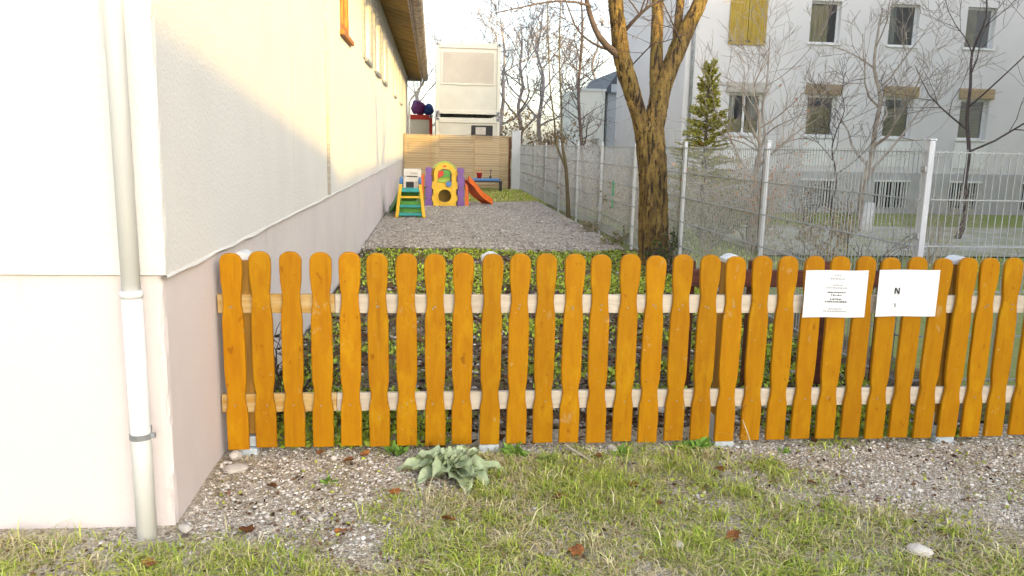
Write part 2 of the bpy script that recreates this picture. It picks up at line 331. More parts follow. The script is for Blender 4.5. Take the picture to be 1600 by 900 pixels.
# ------------------------------------------------------------------ house on the left
def quad(mb, *pts): n = len(mb.v); mb.v += list(pts); mb.f.append(tuple(range(n, n+len(pts))))
house = thing('house', 'white rendered house with pink plinth along the left side', 'house', (0, 0, 0))
Y0, Y1, HP, HT = -.76, 30.0, 1.05, 4.32
Pside = lambda u, v, w_: (-w_, u, v)
wins = [(5.45, 6.5, 2.8, 3.95), (8.75, 9.75, 2.84, 3.95), (11.0, 12.0, 2.84, 3.95), (13.2, 14.2, 2.84, 3.95), (18, 19, 2.84, 3.95), (22, 23, 2.84, 3.95)]
wb = MB(); rects_wall(wb, Y0+.035, Y1, HP, HT, wins, Pside, .16)
quad(wb, (-9, Y0, HP), (-.035, Y0, HP), (-.035, Y0, HT), (-9, Y0, HT));
def rough_corner(mb, z0, z1, x, y, n, amp):
    rows = []
    for i in range(n+1):
        z = z0+(z1-z0)*i/n; k = lambda q: amp*(1.4*float(fbm(z*9, q, 1.3, 61))-.7)
        d1, d2, d3 = k(1.1), k(2.3), k(3.7)
        rows.append([(x, y+.035, z), (x-.002+d1, y+.016, z), (x-.006+d2, y+.006-d2, z), (x-.016, y+.002-d3, z), (x-.035, y, z)])
    for a_, b_ in zip(rows, rows[1:]):
        for j in range(4): quad(mb, a_[j+1], a_[j], b_[j], b_[j+1])
 
quad(wb, (-9, Y0, HT), (0, Y0, HT), (-4.5, Y0, HT+2.5))
quad(wb, (-9, Y1, HP), (-9, Y1, HT), (0, Y1, HT), (0, Y1, HP)); quad(wb, (0, Y1, HT), (-9, Y1, HT), (-4.5, Y1, HT+2.5))
quad(wb, (-9, Y0, HP), (-9, Y0, HT), (-9, Y1, HT), (-9, Y1, HP))
rough_corner(wb, HP, HT, 0, Y0, 130, .012)
# drip lip: underside of the render where it stands proud of the plinth, slightly uneven
n = 300
for i in range(n):
    a, b = Y0+(Y1-Y0)*(i/n)**1.8, Y0+(Y1-Y0)*((i+1)/n)**1.8
    za, zb_ = [HP-.004-.030*float(fbm(t*3, .5, 1.3, 4))**1.6 for t in (a, b)]
    quad(wb, (0, a, HP), (0, b, HP), (.006, b, zb_), (.006, a, za)); quad(wb, (.006, a, za), (.006, b, zb_), (-.03, b, zb_), (-.03, a, za))
quad(wb, (-9, Y0, HP), (0, Y0, HP), (-.03, Y0+.03, HP-.01), (-9, Y0+.03, HP-.01))
wb.build('wall', 'plaster', house)
pb = MB(); PD = .022
nb = 40
def plinth_pt(y, z): return (-PD-.006*float(fbm(y*2, z*2, 1.2, 9)), y, z)
ysamp = [Y0+PD+.035+(Y1-Y0-2*PD-.04)*(i/60)**2.2 for i in range(61)]
zsamp = [-.2, -.02, .05, .12, .25, .4, .55, .7, .85, 1.0, HP+.005]
for j in range(len(zsamp)-1):
    for i in range(60):
        quad(pb, plinth_pt(ysamp[i], zsamp[j]), plinth_pt(ysamp[i+1], zsamp[j]), plinth_pt(ysamp[i+1], zsamp[j+1]), plinth_pt(ysamp[i], zsamp[j+1]))
c0 = plinth_pt(ysamp[0], 0)
for j in range(len(zsamp)-1):
    yb = Y0+PD; quad(pb, (-9, yb, zsamp[j]), (-PD-.035, yb, zsamp[j]), (-PD-.035, yb, zsamp[j+1]), (-9, yb, zsamp[j+1]))
rough_corner(pb, -.2, HP+.004, -PD-.002, Y0+PD, 60, .016)
quad(pb, (-9, Y1-PD, -.2), (-9, Y1-PD, HP), (-PD, Y1-PD, HP), (-PD, Y1-PD, -.2))
pb.build('plinth', 'plinth', house)
for i, wn in enumerate(wins):
    wo = window(house, Pside, *wn, .07 if i == 0 else .16, fm='orangewood' if i == 0 else 'whiteframe', bar=.12 if i == 0 else .05, sillm=None if i == 0 else 'grey_metal')
    if i:   # folded shutters beside the window
        for (a, b) in ((wn[0]-.42, wn[0]-.03), (wn[1]+.03, wn[1]+.42)):
            sh = MB(); pbox(sh, Pside, a, b, wn[2]-.02, wn[3], -.02, -.004)
            for k in range(9): pbox(sh, Pside, a+.04, b-.04, wn[2]+.06+k*.115, wn[2]+.13+k*.115, -.025, -.021)
            sh.build('shutter', 'greyshutter', house)
MB().tube([(.012, 4.12, 1.06), (.012, 4.12, 4.2)], .016, 8).build('conduit', 'greyshutter', house, smooth=True)
# roof: sloping plane, eave boards, fascia, gutter
ze, xe = 4.14, .60
rf = MB()
zr = HT+.03+(4.5)*.56
for (dz) in (0,):
    quad(rf, (xe, Y0-.4, ze+.10), (xe, Y1+.02, ze+.10), (-4.5, Y1+.02, zr+.18), (-4.5, Y0-.4, zr+.18))
    quad(rf, (-9.83, Y1+.02, ze+.10), (-9.83, Y0-.4, ze+.10), (-4.5, Y0-.4, zr+.18), (-4.5, Y1+.02, zr+.18))
roof = rf.build('roof', 'rooftile', house)
sl = (HT-.04-ze)/xe
bd = MB(); bd.prism([(-.02, HT-.04+.02), (xe-.03, ze+.0), (xe-.03, ze+.022), (-.02, HT-.04+.042)], 0, .185, 'y')  # one board
bme = bd.mesh('soffit_board', 'soffit')
y = Y0-.35
while y < Y1-.1:
    b_ = link('soffit_board', bme, roof, (0, y, random.uniform(-.005, .005))); y += .215
MB().box(xe-.028, xe, Y0-.4, Y1, ze-.05, ze+.13).build('fascia', 'fascia', roof)
MB().box(-.02, xe-.03, Y1-.10, Y1-.06, ze-.03, HT).build('eave_end_board', 'fascia', roof)
gp = []
for k in range(9): a = math.pi*k/8; gp.append((xe+.125-.12*math.cos(a), ze+.09-.11*math.sin(a)))
gp += [(x_*.92+(xe+.125)*.08, z_+.008) for x_, z_ in gp[::-1]]
MB().prism(gp, Y0-.4, Y1-.02, 'y').build('gutter', 'fascia', roof)
dp = MB().tube([(xe+.06, Y1-.15, ze+.02), (xe+.04, Y1-.15, ze-.12), (.12, Y1-.12, 3.35), (.07, Y1-.12, 3.2), (.07, Y1-.12, .0)], .045, 8)
dp.build('rear_downpipe', 'white_pvc', house, smooth=True)
# downpipe on the front face near the corner
px, py = -.108, Y0-.07
d1 = MB().tube([(px, py, 1.0), (px, py, HT)], .034, 16).build('downpipe', 'white_pvc', house, smooth=True)
MB().tube([(px, py, -.06), (px, py, .99)], .038, 16).build('standpipe', 'white_pvc', d1, smooth=True)
MB().tube([(px, py, .975), (px, py, 1.0)], .042, 16).build('pipe_socket', 'white_pvc', d1, smooth=True)
br = MB().tube([(px, py, .41), (px, py, .432)], .042, 16); br.box(px-.012, px+.012, py+.035, Y0+.03, .41, .432); br.box(px+.035, px+.055, py-.01, py+.01, .412, .43)
br.build('pipe_bracket', 'grey_metal', d1)

# ------------------------------------------------------------------ orange picket fence
fence = thing('picket_fence', 'orange stained wooden picket fence with rounded tops across the yard entrance', 'fence', (0, 0, 0))
def picket_mesh(seed):
    rr = random.Random(seed); W, K = .0525, .0425
    half = lambda z: None
    prof = [(0.0, W-.001), (.15, W), (.20, W-.001), (.235, K+.003), (.255, K), (.29, K), (.312, K+.003), (.35, W-.002), (.42, W), (.60, W), (.66, W-.001), (.715, K+.004), (.745, K), (.79, K), (.815, K+.003), (.86, W-.002), (.90, W), (.955, W)]
    top = [(.955+.045*math.sin(a), W*math.cos(a)**.8 if math.cos(a) > 0 else 0) for a in [R(d) for d in (18, 36, 52, 66, 78)]]
    right = prof+top; pts = [(h+rr.uniform(-.0012, .0012), z) for z, h in right]+[(0, 1.0)]+[(-h+rr.uniform(-.0012, .0012), z) for z, h in right[::-1]]
    n = len(pts); v = []; f = []
    def inset(d):
        o = []
        for i in range(n):
            p, q, s = Vector(pts[i-1]), Vector(pts[i]), Vector(pts[(i+1) % n]); t = (s-p).normalized(); nn = Vector((-t.y, t.x)); o.append((q.x+nn.x*d, q.y+nn.y*d))
        return o
    for yv, d in ((0, 0), (-.015, 0), (-.0185, .0018), (-.020, .006)):
        v += [(x, yv, z) for x, z in inset(d)]
    for k in range(3):
        for i in range(n): j = (i+1) % n; f.append((k*n+i, k*n+j, (k+1)*n+j, (k+1)*n+i))
    f.append(tuple(range(n))); f.append(tuple(3*n+i for i in range(n))[::-1])
    me = bpy.data.meshes.new('picket'); me.from_pydata(v, [], f); me.materials.append(M['orange'])
    bm = bmesh.new(); bm.from_mesh(me); bmesh.ops.recalc_face_normals(bm, faces=bm.faces); bm.to_mesh(me); bm.free(); return me
pms = [picket_mesh(i) for i in range(5)]
NP = 38
for i in range(NP):
    o = link('picket', pms[(i*3+i//5) % 5], fence, (.0625+i*.14059+random.uniform(-.003, .003), random.uniform(-.003, 0), .04+random.uniform(-.006, .006)))
    o.rotation_euler = (random.uniform(-.006, .006), random.uniform(-.007, .007), random.uniform(-.012, .012))
for (a, b, mm) in ((-.015, .55, 'rail_amber'), (.552, 1.33, 'rail_wood'), (1.334, 2.585, 'rail_wood'), (2.625, 3.86, 'rail_wood'), (3.868, 5.13, 'rail_wood'), (5.134, 5.42, 'rail_wood')):
    for z in (.735, .225): MB().box(a, b, .002, .03, z, z+.095).build('rail', mm, fence, bevel=.004)
for x in (.098, 1.33, 2.60, 3.865, 5.13):
    p = MB().box(x-.043, x+.043, .033, .119, .10, 1.0).build('post', 'post_wood', fence, bevel=.005)
    cb = MB().box(x-.049, x+.049, .028, .125, .995, 1.016); cb.prism([(x-.049, 1.0162), (x+.049, 1.0162), (x+.012, 1.036), (x-.012, 1.036)], .03, .123, 'y'); cb.build('post_cap', 'cap', p, bevel=.002)
    an = MB().box(x-.05, x-.0445, .04, .112, -.06, .16).box(x+.0445, x+.05, .04, .112, -.06, .16).box(x-.0445, x+.0445, .02, .13, .036, .09)
    an.box(x-.052, x+.052, -.004, .15, -.06, .034); an.build('post_anchor', 'galv', p, bevel=.003)
# screw heads on the pickets
sm = MB().tube([(0, -.0215, 0), (0, -.018, 0)], .004, 6).mesh('screw', 'grey_metal')
for i in range(NP):
    for z in (.78, .765, .27):
        if random.random() < .7: link('screw', sm, fence, (.0625+i*.14059+random.uniform(-.012, .012), -.002, z+random.uniform(-.008, .008)))

# paper notices
def notice(label, x0, x1, z0, z1, seed, big=False):
    rr = random.Random(seed); t = thing('paper_notice', label, 'notice', ((x0+x1)/2, -.034, z0), 0, 'paper notices on the picket fence')
    wv, h = x1-x0, z1-z0; nx = 14; v = []; f = []
    cz = lambda u: -.004*math.sin(u*math.pi*2+seed)-.003*math.cos(u*9)
    for j in (0, 1):
        for i in range(nx+1): u = i/nx; v.append((-wv/2+wv*u, cz(u), h*j))
    for i in range(nx): f.append((i, i+1, nx+2+i, nx+1+i))
    k = len(v); v += [(a, b+.0012, c) for a, b, c in v]; f += [tuple(k+q for q in reversed(g)) for g in f[:nx]]
    me = bpy.data.meshes.new('sheet'); me.from_pydata(v, [], f); me.materials.append(M['paper']); link('sheet', me, t)
    mark = MB(); mark2 = MB()
    def line(zc, width, ht, mb, c=0.0):
        u = c-width/2
        while u < c+width/2:
            ww = min(rr.uniform(.004, .013), c+width/2-u)
            uu = (u+ww/2+wv/2)/wv; yy = cz(uu)-.0012
            x = u
            while x < u+ww-.001:   # letter-sized strokes
                lw = rr.uniform(.0012, .0022); hh = ht*rr.uniform(.6, 1); mb.box(x, x+lw, yy-.0004, yy, zc, zc+hh); x += lw+.0006
            u += ww+.003
    if not big:
        for (fz, wd, ht, b) in ((.89, .035, .006, 0), (.81, .075, .006, 0), (.68, .06, .006, 0), (.62, .11, .006, 0), (.52, .09, .008, 1), (.465, .055, .007, 1), (.375, .06, .008, 1), (.32, .115, .009, 1), (.17, .07, .007, 0), (.12, .12, .007, 0)):
            line(h*fz, wd, ht, mark if b else mark2, c=.005)
    else:
        c = -wv/2+.10; z = h*.48; yy = cz(.3)-.0016   # large capital N and a smaller mark below it
        mark.box(c, c+.006, yy-.0006, yy, z, z+.034); mark.box(c+.022, c+.028, yy-.0006, yy, z, z+.034)
        mark.prism([(c, z+.034), (c+.007, z+.034), (c+.028, z), (c+.021, z)], yy-.0016, yy-.0008, 'y')
        mark2.prism([(c+.004, h*.20+.02), (c+.011, h*.20+.02), (c+.016, h*.20), (c+.010, h*.20)], yy-.001, yy, 'y')
    if mark.v: mark.build('printed_lettering', 'ink', t)
    if mark2.v: mark2.build('fine_print', 'ink_grey', t)
    for sx in (-1, 1): MB().tube([(sx*(wv/2-.012), -.0075, h-.012), (sx*(wv/2-.012), .004, h-.012)], .0035, 8).build('pin', 'cap', t)
    return t
notice('white paper sheet with centred lines of small print pinned to the pickets', 2.960, 3.305, .72, .970, 3)
notice('white paper sheet starting with a large capital letter, right of the printed sheet', 3.360, 3.70, .725, .975, 8, True)

# ------------------------------------------------------------------ dark rail behind the fence
dr = thing('low_barrier', 'dark red-brown wooden rail on posts behind the notices', 'barrier', (3.5, 1.0, 0))
MB().box(-.85, .62, -.03, .03, .70, .81).build('rail', 'darkwood', dr, bevel=.006)
for x in (-.8, -.34, .12, .58): MB().box(x-.04, x+.04, .032, .11, -.02, .86).build('post', 'darkwood', dr, bevel=.006)

# ------------------------------------------------------------------ wire mesh fence
mf = thing('mesh_fence', 'grey steel mesh fence with posts along the right of the yard', 'fence', (4.164, 0, 0))
ZT = 1.61
def panel_mesh(L):
    b = MB()
    nz = 6
    for k in range(nz):
        z = .06+(ZT-.08)*k/(nz-1)
        for sx in (-.007, .007): b.box(sx-.004, sx+.004, .0, L, z-.004, z+.004)
    for k in range(int(L/.05)+1): b.box(-.0024, .0024, k*.05-.0024, k*.05+.0024, .04, ZT+.0)
    return b.mesh('wire_panel', 'mesh')
pm = panel_mesh(2.5); pm0 = panel_mesh(.75)
posts = [.94]+[3.44+2.5*k for k in range(10)]
postme = MB().box(-.02, .02, -.03, .03, -.1, 1.66).mesh('post', 'meshpost', bevel=.004)
capme = MB().box(-.024, .024, -.034, .034, 1.661, 1.673).mesh('post_cap', 'meshpost', bevel=.003)
clipme = MB().box(-.052, -.0415, -.025, .025, -.02, .02).box(-.06, -.0525, -.008, .008, -.008, .008).mesh('clip', 'grey_metal', bevel=.001)
for i, y in enumerate(posts):
    p = link('post', postme, mf, (.035, y, 0)); link('post_cap', capme, p)
    if i > -1:
        for z in (.2, .62, 1.05, 1.48):
            c = link('clip', clipme, p, (0.02, 0, z))
    if i < len(posts)-1: link('wire_panel', pm, mf, (0, y+.005, 0))
mf2 = thing('mesh_fence', 'grey steel mesh fence running right behind the end of the picket fence', 'fence', (4.235, .94, 0), -math.pi/2)
for k in range(3):
    p = link('post', postme, mf2, (.0, 2.5*(k+1)-.03, 0)); link('post_cap', capme, p); link('wire_panel', pm, mf2, (-.035, 2.5*k, 0))
    for z in (.2, .62, 1.05, 1.48): link('clip', clipme, p, (.0, 0, z))
gt = thing('green_tag', 'green plastic strip tied in the grey mesh fence', 'tag', (4.135, 9.55, .55))
MB().box(-.005, .0, 0, .10, .20, .46).build('upper_strip', 'greentape', gt); MB().box(-.004, .0, .02, .10, .0, .15).build('lower_strip', 'greentape', gt)

# ------------------------------------------------------------------ screen at the back of the yard
ws = thing('slat_screen', 'tan wooden slat screen closing the back of the yard', 'screen', (0, 24.5, 0))
slm = [MB().box(0, L, 0, .02, 0, .072).mesh('slat', 'screenwood', bevel=.004) for L in (1.19, 1.19)]
for c in range(3):
    for k in range(22):
        o = link('slat', slm[0], ws, (.06+c*1.225, random.uniform(-.006, .006), .08+k*.081))
for k in range(4): MB().box(.02+k*1.222, .075+k*1.222, .022, .08, 0, 1.92).build('post', 'screenwood', ws, bevel=.004)
MB().box(.02, 3.72, -.012, .04, 1.865, 1.9).build('top_rail', 'screenwood', ws)
MB().box(3.73, 3.79, -.03, .06, 0, 1.86).build('end_post', 'darkwood', ws)
gw = thing('grey_board', 'light grey upright board between slat screen and mesh fence', 'board', (3.96, 24.4, 0))
MB().box(-.14, .17, 0, .05, 0, 2.08).build('panel', 'facadegrey', gw, bevel=.01); MB().box(-.17, .20, -.01, .06, 2.081, 2.12).build('cap_rail', 'grey_metal', gw)

# ------------------------------------------------------------------ containers
def container(name, label, x0, x1, y0, y1, z0, z1, mframe, mpan, upper=True, group=None):
    t = thing(name, label, 'container', (0, 0, 0), 0, group)
    fb = MB(); s = .13
    for x in (x0, x1-s):
        for y in (y0, y1-s): fb.box(x, x+s, y, y+s, z0, z1)
    for z, h in ((z0, .16), (z1-.2, .2)):
        fb.box(x0+s, x1-s, y0+.01, y0+s, z, z+h); fb.box(x0+s, x1-s, y1-s, y1-.01, z, z+h)
        fb.box(x0+.01, x0+s, y0+s, y1-s, z, z+h); fb.box(x1-s, x1-.01, y0+s, y1-s, z, z+h)
    fb.build('frame', mframe, t, bevel=.012)
    wl = MB(); wl.box(x0+s, x1-s, y0+.07, y0+.1, z0+.16, z1-.2); wl.box(x0+.06, x0+.09, y0+s, y1-s, z0+.16, z1-.2); wl.box(x1-.09, x1-.06, y0+s, y1-s, z0+.16, z1-.2)
    wl.box(x0+s, x1-s, y1-.1, y1-.07, z0+.16, z1-.2); wl.box(x0+s, x1-s, y0+s, y1-s, z1-.08, z1-.02)
    n = int((x1-x0-2*s)/.12)
    for k in range(n): wl.box(x0+s+.02+k*.12, x0+s+.07+k*.12, y0+.058, y0+.0698, z0+.18, z1-.22)
    wl.build('wall_panel', mpan, t)
    for x in (x0, x1-s):
        for z in (z0-.005, z1-.115):
            cb = MB().box(x-.012, x+s+.012, y0-.014, y0+s+.012, z, z+.12); cb.build('corner_casting', 'grey_metal', t, bevel=.01)
            MB().tube([(x+s/2, y0-.018, z+.06), (x+s/2, y0-.0145, z+.06)], .03, 10).build('casting_hole', 'black', t)
    return t
cu = container('office_container', 'cream office container stacked on top of another one', 1.15, 3.67, 28, 34, 2.76, 5.46, 'cream', 'creampanel', group='cream containers beyond the slat screen')
sh = MB().box(1.42, 3.4, 28.03, 28.055, 3.95, 5.1)
so = sh.build('closed_shutter', 'shutterbeige', cu, bevel=.006)
fr = MB().box(1.36, 1.42, 28.02, 28.058, 3.88, 5.16).box(3.4, 3.46, 28.02, 28.058, 3.88, 5.16).box(1.42, 3.4, 28.02, 28.058, 5.1, 5.16).box(1.42, 3.4, 28.015, 28.058, 3.88, 3.95)
fr.build('shutter_frame', 'cream', cu)
for k in range(14): MB().box(1.43, 3.39, 28.018, 28.029, 3.97+k*.08, 4.03+k*.08).build('shutter_slat', 'shutterbeige', so)
cl = container('office_container', 'lower cream container with dark vent window behind the slat screen', 1.15, 3.67, 28.03, 34, -.0, 2.62, 'cream', 'creampanel', group='cream containers beyond the slat screen')
vw = MB().box(2.55, 3.4, 28.03, 28.055, 1.72, 2.34).build('vent_window', 'black', cl)
MB().box(2.72, 3.12, 28.018, 28.029, 1.98, 2.27).build('pane', 'greyshutter', vw)
for x, y in ((1.2, 28.1), (3.5, 28.1), (1.2, 33.8), (3.5, 33.8)): MB().box(x, x+.12, y, y+.12, 2.625, 2.752).build('spacer', 'grey_metal', cl)
cr = container('site_container', 'red framed container half hidden by the house corner', -1.6, 1.02, 30.4, 36.4, .0, 2.78, 'red', 'creampanel')
def sack(name, label, m, c, r, seed):
    bm = bmesh.new(); bmesh.ops.create_icosphere(bm, subdivisions=3, radius=1); rr = random.Random(seed)
    ph = [rr.uniform(0, 6) for _ in range(6)]
    for v in bm.verts:
        p = v.co; k = 1+.10*math.sin(p.x*4+ph[0])*math.sin(p.y*5+ph[1])+.07*math.sin(p.z*6+p.x*3+ph[2])
        v.co = Vector((p.x*r[0]*k, p.y*r[1]*k, max(p.z, -.75)*r[2]*k))
    mn = min(v.co.z for v in bm.verts)
    for v in bm.verts: v.co.z -= mn
    me = bpy.data.meshes.new(name); bm.to_mesh(me); bm.free(); me.materials.append(M[m]); me.polygons.foreach_set('use_smooth', [True]*len(me.polygons))
    return tag(link(name, me, None, c), label, 'bundle')
sack('tarpaulin_bundle', 'purple wrapped bundle lying on the red container', 'purplebag', (.42, 30.8, 2.78), (.30, .35, .34), 1)
sack('tarpaulin_bundle', 'dark blue wrapped bundle beside the purple one', 'bluebag', (.86, 30.75, 2.78), (.22, .3, .26), 2)

# ------------------------------------------------------------------ toys
def hole_panel(outer, holes, th, name, m, parent, loc):
    bm = bmesh.new(); ed = []
    for loop in [outer]+holes:
        vv = [bm.verts.new((x, 0, z)) for x, z in loop]
        ed += [bm.edges.new((vv[i], vv[(i+1) % len(vv)])) for i in range(len(vv))]
    bmesh.ops.triangle_fill(bm, edges=ed, use_beauty=True)
    g = bmesh.ops.extrude_face_region(bm, geom=list(bm.faces)); bmesh.ops.translate(bm, verts=[v for v in g['geom'] if isinstance(v, bmesh.types.BMVert)], vec=(0, th, 0))
    bmesh.ops.recalc_face_normals(bm, faces=bm.faces)
    me = bpy.data.meshes.new(name); bm.to_mesh(me); bm.free(); me.materials.append(M[m]); return link(name, me, parent, loc)
def circle(cx, cz, r, n=20, sx=1): return [(cx+sx*r*math.cos(2*math.pi*k/n), cz+r*math.sin(2*math.pi*k/n)) for k in range(n)]
pt = thing('play_tower', 'yellow and purple plastic play tower with an orange slide', 'play tower', (1.34, 16.42, .03))
# front panel: arched head, window above, round crawl hole below, stepped edges
outer = [(-.29, 0), (.29, 0), (.29, .12), (.33, .14), (.33, .26), (.29, .28), (.29, .42), (.33, .44), (.33, .60), (.27, .62), (.27, .82)]
outer += [(.27*math.cos(R(a)), .82+.26*math.sin(R(a))) for a in range(15, 180, 15)]
outer += [(-.27, .82), (-.27, .62), (-.33, .60), (-.33, .44), (-.29, .42), (-.29, .28), (-.33, .26), (-.33, .14), (-.29, .12)]
win = [(-.18, .58), (.18, .58), (.18, .80)]+[(.18*math.cos(R(a)), .80+.14*math.sin(R(a))) for a in range(20, 180, 20)]+[(-.18, .80)]
hole_panel(outer, [circle(0, .25, .165), win], .05, 'front_panel', 'p_yellow', pt, (0, -.02, 0))
hole_panel(circle(0, .25, .20), [circle(0, .25, .166)], .03, 'hole_rim', 'p_yellow', pt, (0, -.05, 0))
MB().box(-.17, .17, .02, .04, .585, .70).build('window_board', 'p_lime', pt, bevel=.01)
MB().box(-.17, .17, .02, .04, .71, .9).build('window_board', 'p_green', pt)
MB().prism([(-.17, .69), (-.02, .79), (-.04, .88), (-.16, .88)], -.03, .019).build('red_flap', 'p_red', pt)
MB().lathe([(.0, 0), (.07, 0), (.075, .02), (.07, .04), (0, .04)], (0, 0, 0), 14).build('blue_dial', 'p_blue', pt, (.1, -.05, .56)).rotation_euler.x = R(90)
MB().box(.14, .17, -.04, -.021, .6, .82).build('handle', 'p_black', pt)
MB().box(-.04, .04, -.03, -.019, .98, 1.02).build('badge', 'p_red', pt)
for sx in (-1, 1):
    for yy in (0, .78):
        pp = []
        for (z, w_) in ((0, .09), (.14, .09), (.15, .06), (.22, .06), (.23, .09), (.42, .09), (.43, .06), (.50, .06), (.51, .09), (.74, .09), (.75, .06), (.82, .06), (.83, .085), (.93, .08), (.95, .05)): pp.append((z, w_))
        poly = [(sx*.41+w_, z) for z, w_ in pp]+[(sx*.41-w_*.9, z) for z, w_ in pp[::-1]]
        MB().prism(poly, yy-.05, yy+.07).build('corner_pillar', 'p_purple', pt)
    MB().box(sx*.45-.02, sx*.45+.02, .08, .72, .06, .6).build('side_panel', 'p_purple', pt, bevel=.01)
MB().box(-.36, .36, .74, .79, .05, .9).build('back_panel', 'p_yellow', pt, bevel=.01)
MB().box(-.38, .38, .06, .73, .40, .44).build('deck', 'p_purple', pt, bevel=.01)
pa = [(-.28+.56*k/10, .98+.14*math.sin(math.pi*k/10)) for k in range(11)]
MB().prism(pa+[(x, z-.05) for x, z in pa[::-1]], .05, .72).build('canopy', 'p_lime', pt)
# slide to the right, side apron to the left
sd = MB(); n = 12; P0, P1 = Vector((.50, .35, .66)), Vector((1.16, .85, .03))
dirv = (P1-P0); side = Vector((-dirv.y, dirv.x, 0)).normalized()
prof = []
for k in range(n+1):
    t = k/n; c = P0+dirv*t; c.z = .03+.63*(1-t)**1.15+(.02*math.sin(t*9)); prof.append(c)
for a, b in zip(prof, prof[1:]):
    for (s0, s1, h0, h1) in ((-.17, .17, -.03, .0), (-.2, -.165, -.06, .10), (.165, .2, -.06, .10)):
        q = [a+side*s0, a+side*s1, b+side*s1, b+side*s0]; k = len(sd.v)
        sd.v += [tuple(p+Vector((0, 0, h0))) for p in q]+[tuple(p+Vector((0, 0, h1))) for p in q]
        sd.f += [(k, k+3, k+2, k+1), (k+4, k+5, k+6, k+7), (k, k+1, k+5, k+4), (k+2, k+3, k+7, k+6), (k+1, k+2, k+6, k+5), (k+3, k, k+4, k+7)]
sd.build('slide', 'p_orange', pt)
MB().prism([(.52, 0), (.62, 0), (.60, .5), (.52, .6)], .1, .16).build('slide_support', 'p_orange', pt)
MB().prism([(-.52, 0), (-.66, 0), (-.60, .72), (-.52, .82)], .05, .35).build('climbing_panel', 'p_orange', pt, bevel=.01)

ts = thing('toddler_slide', 'small green toddler slide with yellow ladder beside the house wall', 'slide', (.57, 12.95, .035))
for sx in (-1, 1):
    rp = [(sx*.29, 0), (sx*.27, .12), (sx*.235, .45), (sx*.20, .70)]
    w_ = .035
    MB().prism([(x-w_, z) for x, z in rp]+[(x+w_, z) for x, z in rp[::-1]], -.04, .05).build('ladder_rail', 'p_yellow', ts, bevel=.012)
    MB().tube([(sx*.20, .0, .70), (sx*.20, .0, .76), (sx*.195, .06, .82), (sx*.19, .16, .80), (sx*.19, .22, .66)], .03, 8).build('hand_grip', 'p_blue', ts, smooth=True)
for (z, m, hw, h) in ((.07, 'p_teal', .25, .06), (.24, 'p_teal', .235, .05), (.43, 'p_yellow', .21, .045), (.58, 'p_teal', .19, .09)):
    MB().box(-hw, hw, -.03, .06, z-h/2, z+h/2).build('step', m, ts, bevel=.01)
ch = MB(); n = 10
for k in range(n):
    a, b = k/n, (k+1)/n
    f3 = lambda t: Vector((-.30*t, .14+1.1*t, .04+.56*(1-t)**1.3))
    A, B = f3(a), f3(b)
    for (s0, s1, h0, h1) in ((-.18, .18, -.03, 0), (-.21, -.175, -.05, .09), (.175, .21, -.05, .09)):
        q = [A+Vector((s0, 0, 0)), A+Vector((s1, 0, 0)), B+Vector((s1, 0, 0)), B+Vector((s0, 0, 0))]; j = len(ch.v)
        ch.v += [tuple(p+Vector((0, 0, h0))) for p in q]+[tuple(p+Vector((0, 0, h1))) for p in q]
        ch.f += [(j, j+3, j+2, j+1), (j+4, j+5, j+6, j+7), (j, j+1, j+5, j+4), (j+2, j+3, j+7, j+6), (j+1, j+2, j+6, j+5), (j+3, j, j+4, j+7)]
ch.build('chute', 'p_green', ts)
for sx in (-1, 1): MB().prism([(sx*.2-.1, 0), (sx*.2+.06, 0), (sx*.2, .5), (sx*.2-.04, .5)], .18, .24).build('chute_support', 'p_green', ts)
MB().box(-.19, .19, .10, .13, .10, .34).build('back_board', 'p_green', ts)

st = thing('sand_table', 'low black framed play table with blue tray by the slat screen', 'play table', (2.78, 23.1, .02))
MB().box(-.60, .60, -.32, .32, .33, .37).build('frame', 'p_black', st, bevel=.01)
MB().box(-.57, .50, -.29, .29, .372, .45).build('tray', 'p_blue', st, bevel=.02)
for x in (-.55, .55):
    for yv in (-.27, .27): MB().box(x-.03, x+.03, yv-.03, yv+.03, -.01, .33).build('leg', 'p_black', st, bevel=.005)
tb = thing('toy_bucket', 'small red bucket standing on the blue tray', 'bucket', (2.6, 23.05, .472))
MB().lathe([(.07, 0), (.095, .17), (.105, .17), (.105, .185), (.088, .185), (.065, .015)], (0, 0, 0), 16).build('pail', 'p_red', tb, smooth=True)
MB().tube([(.1, 0, .18), (.09, 0, .25), (.05, 0, .30), (0, 0, .315), (-.05, 0, .30), (-.09, 0, .25), (-.1, 0, .18)], .006, 6).build('bail_handle', 'p_orange', tb)
sp = thing('toy_spade', 'dark toy spade standing upright on the play table', 'spade', (2.98, 23.1, .465))
MB().tube([(0, 0, .06), (.01, 0, .28)], .012, 6).build('shaft', 'p_black', sp); MB().box(-.04, .04, -.008, .008, .0, .09).build('blade', 'p_black', sp, bevel=.004); MB().box(-.03, .05, -.012, .012, .275, .3).build('grip', 'p_black', sp, bevel=.004)
tk = thing('toy_kitchen', 'white toy kitchen standing against the house behind the toddler slide', 'toy kitchen', (.40, 19.1, .02))
MB().box(-.2, .3, 0, .3, 0, .62).build('cabinet', 'p_white', tk, bevel=.015); MB().box(-.2, .3, .24, .3, .621, .84).build('back_board', 'p_white', tk, bevel=.01)
MB().box(-.12, .1, -.012, -.001, .12, .48).build('oven_door', 'p_black', tk, bevel=.004); MB().box(.14, .27, -.012, -.001, .1, .5).build('cupboard_door', 'greyshutter', tk, bevel=.004)
MB().box(-.1, .2, -.02, .22, .622, .64).build('hob', 'p_black', tk); MB().box(.0, .2, .225, .239, .70, .74).build('shelf', 'greyshutter', tk)

